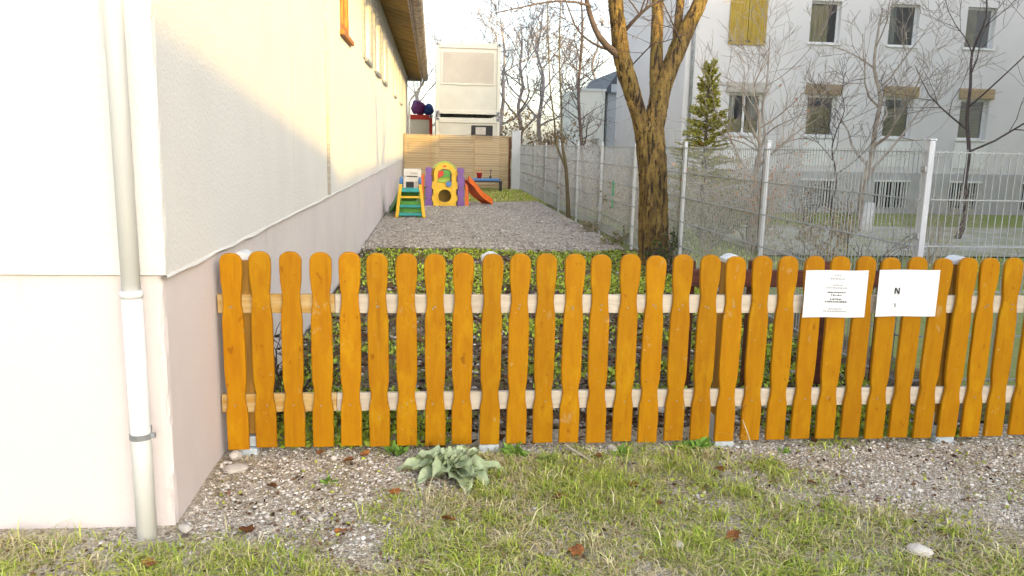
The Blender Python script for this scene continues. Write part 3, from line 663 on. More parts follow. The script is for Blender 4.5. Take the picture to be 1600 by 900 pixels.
# ------------------------------------------------------------------ neighbouring buildings in view
apt = thing('apartment_building', 'large grey white apartment block on the right behind the mesh fence', 'building', (0, 0, 0))
AY = 20.0; Pf = lambda u, v, w_: (u, AY+w_, v)
cols = [(9.85, 10.95), (12.35, 13.3), (14.85, 15.8), (17.35, 18.3), (19.85, 20.8), (22.3, 23.3)]
holes = []
for (a, b) in cols: holes += [(a+.12, b+.12, 2.05, 3.3), (a, b, 4.82, 6.05), (a, b, 7.6, 8.8)]
bas = [(12.5, 13.5), (14.9, 16.0), (17.4, 18.4), (19.9, 20.9)]
holes += [(a, b, -.12, .70) for a, b in bas]
aw = MB(); rects_wall(aw, 8.55, 26, -.5, 10.2, holes, Pf, .22)
quad(aw, (8.55, AY, -.5), (8.55, AY, 10.2), (8.55, AY+9, 10.2), (8.55, AY+9, -.5)); quad(aw, (26, AY, -.5), (26, AY+9, -.5), (26, AY+9, 10.2), (26, AY, 10.2)); quad(aw, (8.55, AY+9, -.5), (8.55, AY+9, 10.2), (26, AY+9, 10.2), (26, AY+9, -.5))
aw.build('wall', 'facade', apt)
bs = MB(); rects_wall(bs, 8.5, 26.05, -.5, .98, [(a+.0, b, -.12, .70) for a, b in bas], lambda u, v, w_: (u, AY-.035+w_, v), .034)
quad(bs, (8.5, AY-.035, .98), (26.05, AY-.035, .98), (26.05, AY-.001, 1.0), (8.5, AY-.001, 1.0)); bs.build('basement_plinth', 'base', apt)
for i, (a, b) in enumerate(cols):
    w0 = window(apt, Pf, a+.12, b+.12, 2.05, 3.3, .22, gm='glass', mull=1 if i == 0 else 0, bar=.07)
    bl_ = MB()
    for k in range(10): pbox(bl_, Pf, a+.2, b+.04, 2.13+k*(.085 if i else .04), 2.13+(k+.86)*(.085 if i else .04), .25+.012*(k % 2), .262+.012*(k % 2))
    bl_.build('blind', 'oliveblind', w0)
    if i % 2 == 0: cu_ = MB(); pbox(cu_, Pf, a+.19, a+.42, 2.55, 3.22, .30, .32); pbox(cu_, Pf, b-.18, b+.04, 2.55, 3.22, .30, .32); cu_.build('curtain', 'curtain', w0)
    bx_ = MB(); pbox(bx_, Pf, a+.02, b+.22, 3.31, 3.62, -.07, -.004)
    for k in range(4): pbox(bx_, Pf, a+.03, b+.21, 3.335+k*.07, 3.375+k*.07, -.082, -.071)
    bx_.build('roller_blind_box', 'greyshutter' if i == 0 else 'screenwood', apt, bevel=.004)
    rec = MB(); pbox(rec, Pf, a+.05, b+.19, 1.15, 1.96, -.022, -.003); rec.build('apron_panel', 'whiteframe', apt, bevel=.008)
    w1_ = window(apt, Pf, a, b, 4.82, 6.05, .22, mull=0, bar=.06)
    cu_ = MB(); cw_ = (.55, .62, .3, .45, .5, .4)[i]
    for k in range(8): pbox(cu_, Pf, a+.07+k*cw_/8, a+.07+(k+1)*cw_/8, 4.89, 5.97, .27+.02*(k % 2), .30+.02*(k % 2))
    cu_.build('curtain', 'oliveblind' if i % 2 else 'curtain', w1_); window(apt, Pf, a, b, 7.6, 8.8, .22)
    if i in (0,):
        for (u0, u1) in ((a-.02, (a+b)/2-.01), ((a+b)/2+.01, b+.02)):
            so_ = MB(); pbox(so_, Pf, u0, u1, 4.70, 6.4, -.05, -.006); s1 = so_.build('shutter_leaf', 'yellowshutter', apt, bevel=.004)
            for k in range(20):
                sl_ = MB(); pbox(sl_, Pf, u0+.06, u1-.06, 4.78+k*.078, 4.83+k*.078, -.064, -.051); sl_.build('shutter_slat', 'yellowshutter', s1)
for (a, b) in bas:
    w0 = MB(); pbox(w0, Pf, a, b, -.12, .70, .17, .19); wo = w0.build('basement_window', 'black', apt)
    for k in range(11):
        u = a+(b-a)*(k+.5)/11; g_ = MB(); pbox(g_, Pf, u-.014, u+.014, -.12, .70, -.06, -.037); g_.build('bar', 'whiteframe', wo)
    g_ = MB(); pbox(g_, Pf, a-.06, b+.06, .701, .76, -.085, -.037); g_.build('lintel', 'whiteframe', wo)
ar = MB(); ar.prism([(AY-.5, 10.15), (AY+9.5, 10.15), (AY+4.5, 13.2)], 8.2, 26.4, 'x'); ar.build('roof', 'rooftile', apt)
MB().tube([(8.75, AY-.07, -.3), (8.75, AY-.07, 10.1)], .05, 8).build('downpipe', 'grey_metal', apt, smooth=True)

h2 = thing('far_house', 'pale house with dark steep roof partly hidden behind the big tree', 'house', (0, 0, 0))
Ph = lambda u, v, w_: (u, 35+w_, v)
hw = MB(); rects_wall(hw, 9.5, 13.6, -.4, 4.2, [(10.2, 11.0, 2.0, 3.3), (12.0, 12.8, 2.0, 3.3)], Ph, .2); hw.box(9.5, 13.6, 35.25, 42, -.4, 4.2); hw.build('wall', 'facadegrey', h2)
window(h2, Ph, 10.2, 11.0, 2.0, 3.3, .2); window(h2, Ph, 12.0, 12.8, 2.0, 3.3, .2)
MB().prism([(9.25, 4.2), (9.5, 4.2), (13.6, 4.2), (13.85, 4.2), (13.1, 5.3), (11.6, 5.75), (10.0, 5.3)], 34.8, 42.2).build('roof', 'slate', h2)
MB().box(9.6, 13.5, 34.75, 34.79, 4.21, 4.6).build('gable_board', 'facadegrey', h2)
h3 = thing('white_annex', 'bright white flat roofed building beyond the mesh fence', 'building', (0, 0, 0))
Pa = lambda u, v, w_: (u, 34+w_, v)
an_ = MB(); rects_wall(an_, 7.95, 9.15, -.4, 4.2, [(8.55, 8.95, 1.2, 2.0)], Pa, .15); an_.box(7.95, 9.15, 34.2, 40, -.4, 4.2); quad(an_, (7.95, 34, -.4), (7.95, 34, 4.2), (7.95, 34.2, 4.2), (7.95, 34.2, -.4)); an_.build('wall', 'facade2', h3)
window(h3, Pa, 8.55, 8.95, 1.2, 2.0, .15, sill=False); MB().box(7.9, 9.2, 33.95, 40.05, 4.201, 4.3).build('parapet', 'whiteframe', h3)

# ------------------------------------------------------------------ unseen buildings added to block the sun (right of and behind the viewpoint)
def block(label, poly_xy, y0, y1, x0, x1, hz0, hz1, m):
    t = thing('shade_building', label, 'building', (0, 0, 0), 0, 'unseen buildings added for shade')
    b = MB(); n = len(b.v)
    b.v += [(x0, y0, -.5), (x1, y0, -.5), (x1, y1, -.5), (x0, y1, -.5), (x0, y0, hz0), (x1, y0, hz0), (x1, y1, hz1), (x0, y1, hz1)]
    b.f += [(0, 3, 2, 1), (4, 5, 6, 7), (0, 1, 5, 4), (1, 2, 6, 5), (2, 3, 7, 6), (3, 0, 4, 7)]; b.build('wall', m, t)
    Pw = lambda u, v, w_: (x0-.02+w_*.2, u, v)
    yy = y0+1.5
    while yy < y1-1.6:
        for z in (.9, 3.7): window(t, Pw, yy, yy+1.1, z, z+1.4, .1)
        yy += 2.6
    return t
TE = math.tan(SUN_EL)
block('unseen pale building with top sloped to shape the shadow on the house wall', None, -34, -16.72, 13.75, 23, 9.75, 7.72, 'facade')  # added out of view; sloped top sets the slanting shadow edge on the wall
block('unseen long pale building added to shade the yard', None, -16.7, 5.9, 13.75, 23, 7.43, 7.43, 'facade2')  # added out of view; height keeps yard and verge out of the sun
block('unseen tall pale building added to shade containers and apartment front', None, 6.0, 11.7, 14.1, 33, 11.3, 11.3, 'facade')  # added out of view; tall enough to shade containers and apartment front

# ------------------------------------------------------------------ trees
def grow(mb, p, d, L, r, lv, rr, spread=.6, up=.15, kids=(4, 6), minr=.004, sides=5, wig=.18):
    p = Vector(p); d = Vector(d).normalized(); n = 5 if lv > 1 else 4; pts = [p.copy()]; rad = [r]; dirs = [d.copy()]
    for i in range(n):
        d = (d+Vector((rr.gauss(0, wig), rr.gauss(0, wig), rr.gauss(0, wig*.6)+up*.3))).normalized(); p = p+d*(L/n); pts.append(p.copy()); dirs.append(d.copy()); rad.append(max(minr, r*(1-.72*(i+1)/n)))
    mb.tube(pts, rad, max(3, sides), cap=False)
    if lv <= 0: return
    for k in range(rr.randint(*kids)):
        t = rr.uniform(.25, 1.0); i = min(n-1, int(t*n)); q = pts[i].lerp(pts[i+1], t*n-i); a = rr.uniform(0, 2*math.pi)
        dd = dirs[i]; o = dd.orthogonal().normalized(); o2 = dd.cross(o)
        nd = dd*(1-spread*.6)+(o*math.cos(a)+o2*math.sin(a))*spread*rr.uniform(.7, 1.3)+Vector((0, 0, up))
        grow(mb, q, nd, L*rr.uniform(.42, .68), max(minr, rad[i]*.55), lv-1, rr, spread, up, kids, minr, max(3, sides-1), wig)
# big tree by the mesh fence
bt = thing('big_tree', 'big bare tree with mossy golden bark forking behind the picket fence', 'tree', (0, 0, 0))
def smooth(pts, rad, k=5):
    P = [Vector(p) for p in pts]; op = []; orr = []
    for i in range(len(P)-1):
        p0 = P[max(i-1, 0)]; p1 = P[i]; p2 = P[i+1]; p3 = P[min(i+2, len(P)-1)]
        for j in range(k):
            t = j/k; op.append(.5*((2*p1)+(p2-p0)*t+(2*p0-5*p1+4*p2-p3)*t*t+(-p0+3*p1-3*p2+p3)*t**3)); orr.append(rad[i]*(1-t)+rad[i+1]*t)
    op.append(P[-1]); orr.append(rad[-1]); return op, orr
def barktube(mb, pts, rad, sides=18, rough=.07, seed=0):
    p, r = smooth(pts, rad, 12); n0 = len(mb.v); mb.tube(p, r, sides)
    for i in range(len(p)):
        for k in range(sides):
            v = Vector(mb.v[n0+i*sides+k]); a = 2*math.pi*k/sides
            h = math.sin(a*3+i*.05+seed)*.4+math.sin(a*5+1.7*seed+i*.11)*.35+float(vnoise(a*2.2, i*.22, 1.3, seed+3))*1.4-.7
            h -= 1.5*max(0, 1-abs(float(vnoise(a*7.5+.6*math.sin(i*.3), i*.16, 1.0, seed+9))-.5)*7)
            mb.v[n0+i*sides+k] = tuple(p[i]+(v-p[i])*(1+rough*h))
tk_ = MB()
barktube(tk_, [(4.06, 6.5, -.1), (4.04, 6.5, .12), (3.99, 6.5, .62), (3.96, 6.5, 1.09), (3.91, 6.5, 1.55), (3.87, 6.5, 1.80), (3.86, 6.5, 1.93)], [.31, .245, .20, .19, .195, .19, .12], 64, .09, 1)
barktube(tk_, [(3.85, 6.5, 1.55), (3.80, 6.5, 1.72), (3.74, 6.5, 1.95), (3.67, 6.47, 2.13), (3.58, 6.44, 2.35), (3.49, 6.40, 2.56), (3.42, 6.36, 2.78), (3.37, 6.30, 3.01), (3.29, 6.25, 3.39), (3.2, 6.2, 4.3), (3.15, 6.1, 5.3)], [.08, .105, .105, .11, .112, .115, .112, .10, .09, .065, .03], 40, .08, 2)
barktube(tk_, [(3.90, 6.5, 1.45), (3.91, 6.5, 1.64), (3.94, 6.5, 1.88), (3.98, 6.53, 2.12), (4.03, 6.55, 2.37), (4.13, 6.56, 2.63), (4.25, 6.6, 2.92), (4.37, 6.6, 3.21), (4.51, 6.65, 3.5), (4.85, 6.8, 4.4), (5.1, 6.9, 5.5)], [.10, .13, .135, .135, .13, .12, .11, .10, .09, .06, .03], 40, .08, 3)
trunk = tk_.build('trunk', 'bark', bt, smooth=True)
lb = MB()
barktube(lb, [(3.99, 6.56, 2.0), (3.97, 6.58, 2.27), (3.96, 6.62, 2.55), (3.97, 6.7, 3.01), (3.98, 6.8, 3.51), (3.95, 6.9, 4.5), (3.98, 7., 5.6)], [.07, .09, .088, .085, .08, .05, .02], 12, .06, 4)
barktube(lb, [(4.16, 6.58, 2.6), (4.21, 6.6, 2.8), (4.24, 6.7, 3.1), (4.29, 6.8, 3.52), (4.35, 6.9, 4.4), (4.4, 7, 5.2)], [.05, .065, .06, .055, .04, .02], 10, .06, 5)
lb.build('limb', 'bark', bt, smooth=True)
cr_ = MB(); rr = random.Random(11)
barktube(cr_, [(3.47, 6.36, 2.66), (3.36, 6.33, 2.74), (3.17, 6.2, 2.85), (3.02, 6.1, 3.01), (2.88, 6.0, 3.33), (2.75, 5.9, 3.9)], [.05, .048, .042, .036, .03, .02], 8, .04, 6)
for pts, r0 in (([(3.33, 6.35, 2.77), (3.06, 6.5, 2.9), (2.88, 6.6, 3.08), (2.76, 6.7, 3.38), (2.6, 6.8, 3.8)], .018), ([(2.93, 6.0, 3.26), (2.73, 5.9, 3.28), (2.4, 5.7, 3.24), (2.01, 5.6, 3.14), (1.75, 5.5, 3.06)], .018),
                ([(3.43, 6.3, 3.02), (3.57, 6.1, 3.2), (3.72, 6.0, 3.32), (3.95, 5.9, 3.4)], .028), ([(4.3, 6.6, 2.9), (4.15, 6.4, 3.02), (3.98, 6.2, 3.2), (3.8, 6.1, 3.45)], .014), ([(3.55, 6.35, 2.6), (3.75, 6.1, 2.85), (3.85, 6., 2.87), (4.1, 5.8, 2.95)], .010)):
    p, r = smooth(pts, [r0*(1-.6*i/(len(pts)-1)) for i in range(len(pts))], 5); cr_.tube(p, r, 6)
    for _ in range(5):
        i = rr.randint(3, len(p)-2); grow(cr_, p[i], (rr.uniform(-1, .6), rr.uniform(-.6, .4), rr.uniform(-.1, 1)), rr.uniform(.4, .9), r[i]*.5, 1, rr, .7, .1, (2, 4), .003, 4)
for tip, dd in (((3.2, 6.2, 4.2), (-.4, 0, 1)), ((3.3, 6.25, 3.5), (-1, -.3, .6)), ((4.8, 6.8, 4.3), (.6, .2, 1)), ((4.6, 6.7, 3.7), (1, -.2, .7)), ((3.95, 6.9, 4.4), (0, .6, 1)), ((4.35, 6.9, 4.3), (.2, -.6, 1)), ((3.15, 6.1, 5.2), (-.3, .2, 1)), ((5.1, 6.9, 5.4), (.3, 0, 1))):
    grow(cr_, tip, dd, 1.7, .035, 3, rr, .65, .12, (4, 6), .004, 6)
cr_.build('branches', 'twig', bt, smooth=True)
# small ivy/weed leaves at the foot are part of the ground cover below

def bare_tree(name, label, loc, H, r, seed, m='twig_far', mtrunk=None, lv=3, kids=(5, 7), spread=.6, fork=None, nl=8, minr=.008, group=None, lean=(0, 0), start=.3):
    rr = random.Random(seed); t = thing(name, label, 'tree', loc, 0, group)
    tr = MB(); n = 8; pts = []; rad = []
    for i in range(n+1):
        k = i/n; pts.append(Vector((lean[0]*k*H+rr.gauss(0, .012*H)*(k > 0), lean[1]*k*H+rr.gauss(0, .012*H)*(k > 0), -.15+H*.8*k))); rad.append(r*(1-.8*k)*(1.25 if i == 0 else 1))
    p, rd = smooth(pts, rad, 3); tr.tube(p, rd, 8); tr.build('trunk', mtrunk or m, t, smooth=True)
    cw = MB()
    for i in range(nl):
        k = start+(1-start)*(i+.5)/nl; j = int(k*(len(p)-1)); a = i*2.4+rr.uniform(-.4, .4)
        grow(cw, p[j], (math.cos(a), math.sin(a), rr.uniform(.5, 1.1)), H*rr.uniform(.28, .42)*(1.15-.5*k), max(minr, rd[j]*.6), lv, rr, spread, .14, kids, minr, 5)
    cw.build('crown', m, t, smooth=True)
    return t
G = 'bare trees behind the containers'
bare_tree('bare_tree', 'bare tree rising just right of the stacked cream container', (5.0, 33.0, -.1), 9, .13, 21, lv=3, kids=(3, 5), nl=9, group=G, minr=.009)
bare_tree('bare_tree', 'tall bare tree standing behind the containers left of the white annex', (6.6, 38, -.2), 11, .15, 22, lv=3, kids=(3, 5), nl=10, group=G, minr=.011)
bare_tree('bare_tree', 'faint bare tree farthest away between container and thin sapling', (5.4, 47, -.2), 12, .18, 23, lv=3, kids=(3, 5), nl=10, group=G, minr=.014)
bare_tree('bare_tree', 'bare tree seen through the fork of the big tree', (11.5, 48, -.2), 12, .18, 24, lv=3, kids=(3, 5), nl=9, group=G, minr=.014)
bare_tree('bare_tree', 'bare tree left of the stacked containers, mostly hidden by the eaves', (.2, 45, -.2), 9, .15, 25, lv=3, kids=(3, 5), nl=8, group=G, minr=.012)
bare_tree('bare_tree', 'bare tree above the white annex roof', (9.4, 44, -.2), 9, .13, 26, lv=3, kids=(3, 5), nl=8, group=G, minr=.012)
# hand placed forked sapling inside the fence
sa = thing('forked_sapling', 'slim forked sapling growing at the foot of the mesh fence', 'tree', (0, 0, 0))
s_ = MB(); p, r = smooth([(4.05, 13.5, -.05), (4.0, 13.5, .6), (3.94, 13.5, 1.18), (3.84, 13.5, 1.7), (3.81, 13.5, 2.38), (3.73, 13.5, 3.45), (3.72, 13.5, 4.5), (3.7, 13.5, 5.6)], [.055, .042, .036, .024, .020, .015, .011, .006], 4); s_.tube(p, r, 8)
p2, r2 = smooth([(3.95, 13.5, 1.12), (3.72, 13.5, 1.63), (3.65, 13.4, 2.11), (3.54, 13.4, 2.78), (3.48, 13.4, 3.57), (3.42, 13.4, 4.6), (3.4, 13.4, 5.4)], [.028, .022, .019, .016, .013, .009, .005], 4); s_.tube(p2, r2, 8)
s_.build('trunk', 'youngbark', sa, smooth=True)
s_ = MB(); rr = random.Random(5)
for P, Q in ((p, r), (p2, r2)):
    for i in range(12, len(P)-1, 1):
        a = rr.uniform(0, 6.28); grow(s_, P[i], (math.cos(a), math.sin(a), .6), rr.uniform(.4, 1.1), max(.005, Q[i]*.4), 1, rr, .6, .12, (3, 5), .0035, 4)
s_.build('branches', 'twig', sa, smooth=True)
sb = thing('slim_tree', 'second slim bare tree behind the mesh fence left of the sapling', 'tree', (0, 0, 0))
s_ = MB(); rr = random.Random(6); p, r = smooth([(5.1, 17, -.2), (4.95, 17, 1.5), (4.8, 17, 3), (4.85, 17, 4.5), (4.7, 17, 6.2)], [.05, .045, .038, .03, .012], 6); s_.tube(p, r, 7); s_.build('trunk', 'twig', sb, smooth=True)
s_ = MB()
for i in range(6, len(p)-1):
    for _ in range(2): a = rr.uniform(0, 6.28); grow(s_, p[i], (math.cos(a), math.sin(a), .7), rr.uniform(.6, 1.5), max(.006, r[i]*.4), 2, rr, .6, .12, (2, 4), .0045, 4)
s_.build('branches', 'twig', sb, smooth=True)
# neighbour's garden
GG = 'bare trees in the garden of the apartment block'
bare_tree('garden_tree', 'pale multi stemmed bare tree in front of the apartment windows', (7.35, 11.2, -.3), 4.6, .06, 31, 'twig_pale', lv=2, kids=(4, 6), nl=10, minr=.004, group=GG, start=.28, spread=.5)
gt2 = bare_tree('garden_tree', 'bare garden tree with limewashed foot near the barred window', (11.1, 13.6, -.3), 6.5, .09, 32, 'twig_pale', lv=3, kids=(3, 5), nl=9, minr=.005, group=GG, lean=(-.04, 0), start=.22, spread=.65)
MB().tube([(-.02, 0, .02), (-.02, -.0, .3), (.02, 0, .75)], [.15, .125, .112], 10).build('limewashed_foot', 'limewash', gt2, smooth=True)
bare_tree('garden_tree', 'dark thin young tree standing before the barred basement window', (10.0, 13.2, -.3), 4.2, .035, 33, 'twig', lv=2, kids=(3, 5), nl=8, minr=.005, group=GG, start=.45)
bare_tree('garden_tree', 'bare tree with dark drooping twigs at the right edge of the garden', (12.6, 12.6, -.3), 7.0, .06, 34, 'twig', lv=2, kids=(3, 4), nl=7, minr=.004, group=GG, start=.35, spread=.75)
bare_tree('garden_tree', 'small bare tree between the two lower apartment windows', (9.2, 15.5, -.3), 6.0, .055, 35, 'twig_pale', lv=2, kids=(4, 6), nl=8, minr=.0055, group=GG, start=.3)
# spruce
def leafcloud(name, m, centers, dirs, size, colors, parent=None, aspect=.35):
    n = len(centers); V = np.zeros((n, 4, 3)); rnd = rng.normal(size=(n, 3)); d = dirs/np.linalg.norm(dirs, axis=1, keepdims=True)
    s = np.cross(d, rnd); s /= np.linalg.norm(s, axis=1, keepdims=True); nn = np.cross(d, s)
    sz = size[:, None]; V[:, 0] = centers; V[:, 1] = centers+d*sz*.5+s*sz*aspect+nn*sz*.08; V[:, 2] = centers+d*sz; V[:, 3] = centers+d*sz*.5-s*sz*aspect+nn*sz*.08
    i = np.arange(n)*4; F = np.concatenate([np.stack([i, i+1, i+2], 1), np.stack([i, i+2, i+3], 1)])
    o = batch(name, m, V.reshape(-1, 3), F, np.repeat(colors, 4, 0))
    if parent: o.parent = parent
    return o
sprc = thing('spruce_tree', 'small green spruce in front of the apartment block', 'tree', (6.62, 12.2, -.3))
MB().tube([(0, 0, 0), (0, 0, 1.8), (0, 0, 3.5)], [.06, .04, .008], 8).build('trunk', 'youngbark', sprc, smooth=True)
cs, ds, ss, cc = [], [], [], []
bm_ = MB(); rr = random.Random(3)
z = .35
while z < 3.5:
    Rr = 1.08*(1-z/3.62)**.95*rr.uniform(.8, 1.15)+.03
    for k in range(8):
        a = rr.uniform(0, 6.28); L = Rr*rr.uniform(.7, 1.12); e = Vector((math.cos(a)*L, math.sin(a)*L, rr.uniform(-.05, .25)))
        bm_.tube([(0, 0, z), tuple(Vector((0, 0, z))+e)], [.008, .003], 3, cap=False)
        for j in range(46):
            t = rr.uniform(.2, 1.0); c = Vector((0, 0, z))+e*t; sd_ = Vector((rr.gauss(0, 1), rr.gauss(0, 1), rr.gauss(0, .6)))
            cs.append(c); ds.append(e.normalized()*.9+sd_*.6); ss.append(rr.uniform(.05, .10)); g = rr.uniform(.6, 1.3); cc.append((.33*g+.06*rr.random(), .35*g, .07*g))
    z += rr.uniform(.06, .10)
bm_.build('boughs', 'youngbark', sprc); leafcloud('needles', 'needle', np.array([tuple(c) for c in cs]), np.array([tuple(c) for c in ds]), np.array(ss), np.array(cc), sprc, .16)
# brown leaved shrub behind the mesh fence and twiggy shrubs
def shrub(name, label, loc, H, W, seed, m, nst=9, leaves=0, lcol=(.5, .16, .03), lv=2, minr=.003, group=None, lsz=(.03, .06)):
    rr = random.Random(seed); t = thing(name, label, 'shrub', loc, 0, group); b = MB(); cs = []
    for i in range(nst):
        a = rr.uniform(0, 6.28); k0 = len(b.v); grow(b, (rr.uniform(-.06, .06), rr.uniform(-.06, .06), -.02), (math.cos(a)*W, math.sin(a)*W, 1), H*rr.uniform(.6, 1), .012, lv, rr, .55, .12, (3, 5), minr, 4)
    b.build('stems', m, t)
    if leaves:
        vv = np.array(b.v); vv = vv[vv[:, 2] > H*.15]; idx = rng.integers(0, len(vv), leaves); c = vv[idx]; g = rng.uniform(.55, 1.25, (leaves, 1))
        leafcloud('leaves', 'leafattr', c, rng.normal(size=(leaves, 3))+[0, 0, -.3], rng.uniform(*lsz, leaves), np.array(lcol)*g, t, .3)
    return t
shrub('leafy_shrub', 'tall shrub with orange brown leaves behind the nearest mesh panels', (6.2, 8.1, -.28), 2.0, .35, 41, 'twig_pale', 9, 420, (.52, .22, .07))
shrub('leafy_shrub', 'green grey shrub at the mesh fence right of the big tree', (5.6, 8.9, -.25), 1.4, .6, 42, 'twig_pale', 12, 900, (.17, .19, .08))
shrub('leafy_shrub', 'thin olive shrub against the apartment lawn', (7.0, 10.4, -.3), 1.5, .7, 43, 'twig_pale', 12, 700, (.22, .20, .10))
shrub('bare_shrub', 'dark leafless shrub just above the notices behind mesh', (5.5, 4.3, -.2), 1.05, .7, 44, 'twig', 9)
shrub('bare_shrub', 'spreading leafless shrub below the barred windows', (10.6, 15.6, -.3), 1.3, .8, 45, 'twig', 12)
shrub('bare_shrub', 'low leafless shrub at far right of the garden', (8.6, 7.6, -.3), 1.3, .6, 46, 'twig_pale', 10)
shrub('bare_shrub', 'twiggy shrub between sapling and big tree behind mesh', (5.0, 11.6, -.2), 1.1, .5, 47, 'twig_pale', 10, 160, (.3, .22, .12))
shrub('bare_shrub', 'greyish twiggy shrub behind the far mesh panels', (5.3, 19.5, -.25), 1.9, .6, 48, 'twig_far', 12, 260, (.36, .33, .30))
for i, (x, y, H, lc, lab) in enumerate(((5.0, 9.9, 1.35, (.33, .32, .17), 'olive tan bush behind the mesh right of the big tree'), (5.3, 13.2, 1.5, (.38, .31, .20), 'tan bush behind the mesh between sapling and big tree'), (5.0, 15.4, 1.5, (.36, .30, .22), 'rosy tan bush behind the mesh at the sapling'),
        (5.2, 18.0, 1.6, (.38, .36, .33), 'grey tan bush behind the mesh left of the sapling'), (6.3, 10.6, 1.25, (.30, .32, .15), 'olive bush at the foot of the spruce'), (7.6, 8.9, .9, (.42, .33, .2), 'low straw coloured bush behind the second post'))):
    shrub('garden_bush', lab, (x, y, -.28), H, .75, 80+i, 'twig_pale', 14, 1100, lc, group='bushes behind the mesh fence', lsz=(.03, .07))
for i, (x, y, H, lab) in enumerate(((4.7, 30.5, 3.2, 'tan brown hedge bush right of the lower container'), (5.6, 31.5, 2.7, 'tan brown hedge bush next to the grey board'), (6.6, 30.0, 2.3, 'low tan bush behind the far end of the mesh fence'))):
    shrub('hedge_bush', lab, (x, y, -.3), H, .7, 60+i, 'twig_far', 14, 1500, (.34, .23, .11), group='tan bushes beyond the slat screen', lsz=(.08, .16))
shrub('ivy_plant', 'dark green leafy plant at the foot of the big tree', (4.02, 5.95, 0), .45, 1.0, 71, 'twig', 10, 420, (.07, .11, .025))
shrub('weed_clump', 'low dark green weeds along the mesh fence foot', (3.98, 8.6, 0), .28, 1.2, 72, 'twig_pale', 7, 200, (.17, .20, .05))
shrub('weed_clump', 'dry weeds at the foot of the mesh fence farther back', (4.0, 10.6, 0), .25, 1.2, 73, 'twig_pale', 7, 160, (.24, .21, .09))
shrub('weed_clump', 'sprig of weeds between house wall and yard behind second picket', (.16, .62, 0), .45, .5, 74, 'twig', 5, 40, (.06, .05, .03))

# ------------------------------------------------------------------ loose cover: stones, grass, leaves (uncountable)
def in_patch(x, y):
    n = fbm(x, y, 3.2, 40)-.5
    a = 1-np.clip((np.hypot((x-.42)/.62, (y+.42)/.52)+n*1.6-.75)/.55, 0, 1)          # bare patch at the house corner
    s = 1-np.clip((np.hypot((x-.74)/.20, (y+.92)/.26)+n*.9-.75)/.3, 0, 1)
    b = 1-np.clip((np.hypot((x-3.75)/1.25, (y+.28)/.62)+n*1.7-.75)/.6, 0, 1)       # bare patch on the right
    c = 1-np.clip((np.abs(y-.0)/.16+n*1.5-.6)/.4, 0, 1)*1.0
    return np.clip(np.maximum.reduce([a, s, b, c*.75]), 0, 1)
ico = bmesh.new(); bmesh.ops.create_icosphere(ico, subdivisions=1, radius=1); IV = np.array([v.co[:] for v in ico.verts]); IF = np.array([[v.index for v in f.verts] for f in ico.faces]); ico.free()
def stones(name, label, x, y, z, size, palette, flat=.6):
    n = len(x); sc = size[:, None]*rng.uniform(.6, 1.3, (n, 3)); sc[:, 2] *= flat
    V = IV[None]*(1+rng.uniform(-.22, .22, (n, len(IV), 1)))*sc[:, None, :]; a = rng.uniform(0, 6.28, n); ca, sa_ = np.cos(a)[:, None], np.sin(a)[:, None]
    X = V[..., 0]*ca-V[..., 1]*sa_; Y = V[..., 0]*sa_+V[..., 1]*ca; V = np.stack([X+x[:, None], Y+y[:, None], V[..., 2]+z[:, None]+size[:, None]*.15], -1)
    F = IF[None]+(np.arange(n)*len(IV))[:, None, None]
    C = np.array(palette)[rng.integers(0, len(palette), n)]*rng.uniform(.7, 1.25, (n, 1))
    return tag(batch(name, 'stone', V.reshape(-1, 3), F.reshape(-1, 3), np.repeat(C, len(IV), 0)), label, 'stones', kind='stuff')
GP = [(.62, .58, .52), (.70, .65, .58), (.54, .49, .43), (.60, .52, .44), (.74, .71, .67), (.42, .34, .27), (.20, .15, .12)]
x = rng.uniform(-1.5, 5.5, 90000); y = rng.uniform(-2.2, .3, 90000); k = (rng.random(90000) < .13+.87*in_patch(x, y)) & ((x > .0) | (y < -.78)); x, y = x[k][:24000], y[k][:24000]
stones('verge_gravel', 'grey gravel scattered on the verge before the fence', x, y, verge_z(x, y), rng.gamma(2.2, .0015, len(x))+.0022, GP)
x = rng.uniform(.0, 4.1, 9000); y = .3+7.7*rng.random(9000)**1.5
stones('bed_stones', 'dark stones and crumbs in the soil bed behind the pickets', x, y, bed_z(x, y), rng.gamma(3, .0032, len(x))+.003, [(.03, .022, .018), (.12, .10, .08), (.36, .33, .30), (.52, .49, .45), (.05, .035, .03), (.2, .17, .14)])
x = rng.uniform(.0, 4.0, 14000); y = 7.9+10*rng.random(14000)**1.6; k = y > yard_edge(x); x, y = x[k], y[k]
stones('yard_stones', 'loose gravel spread over the yard', x, y, .030+0*x, rng.gamma(3, .003, len(x))+.004, [(.42, .39, .36), (.48, .45, .41), (.34, .31, .28), (.56, .53, .49), (.24, .21, .19)])
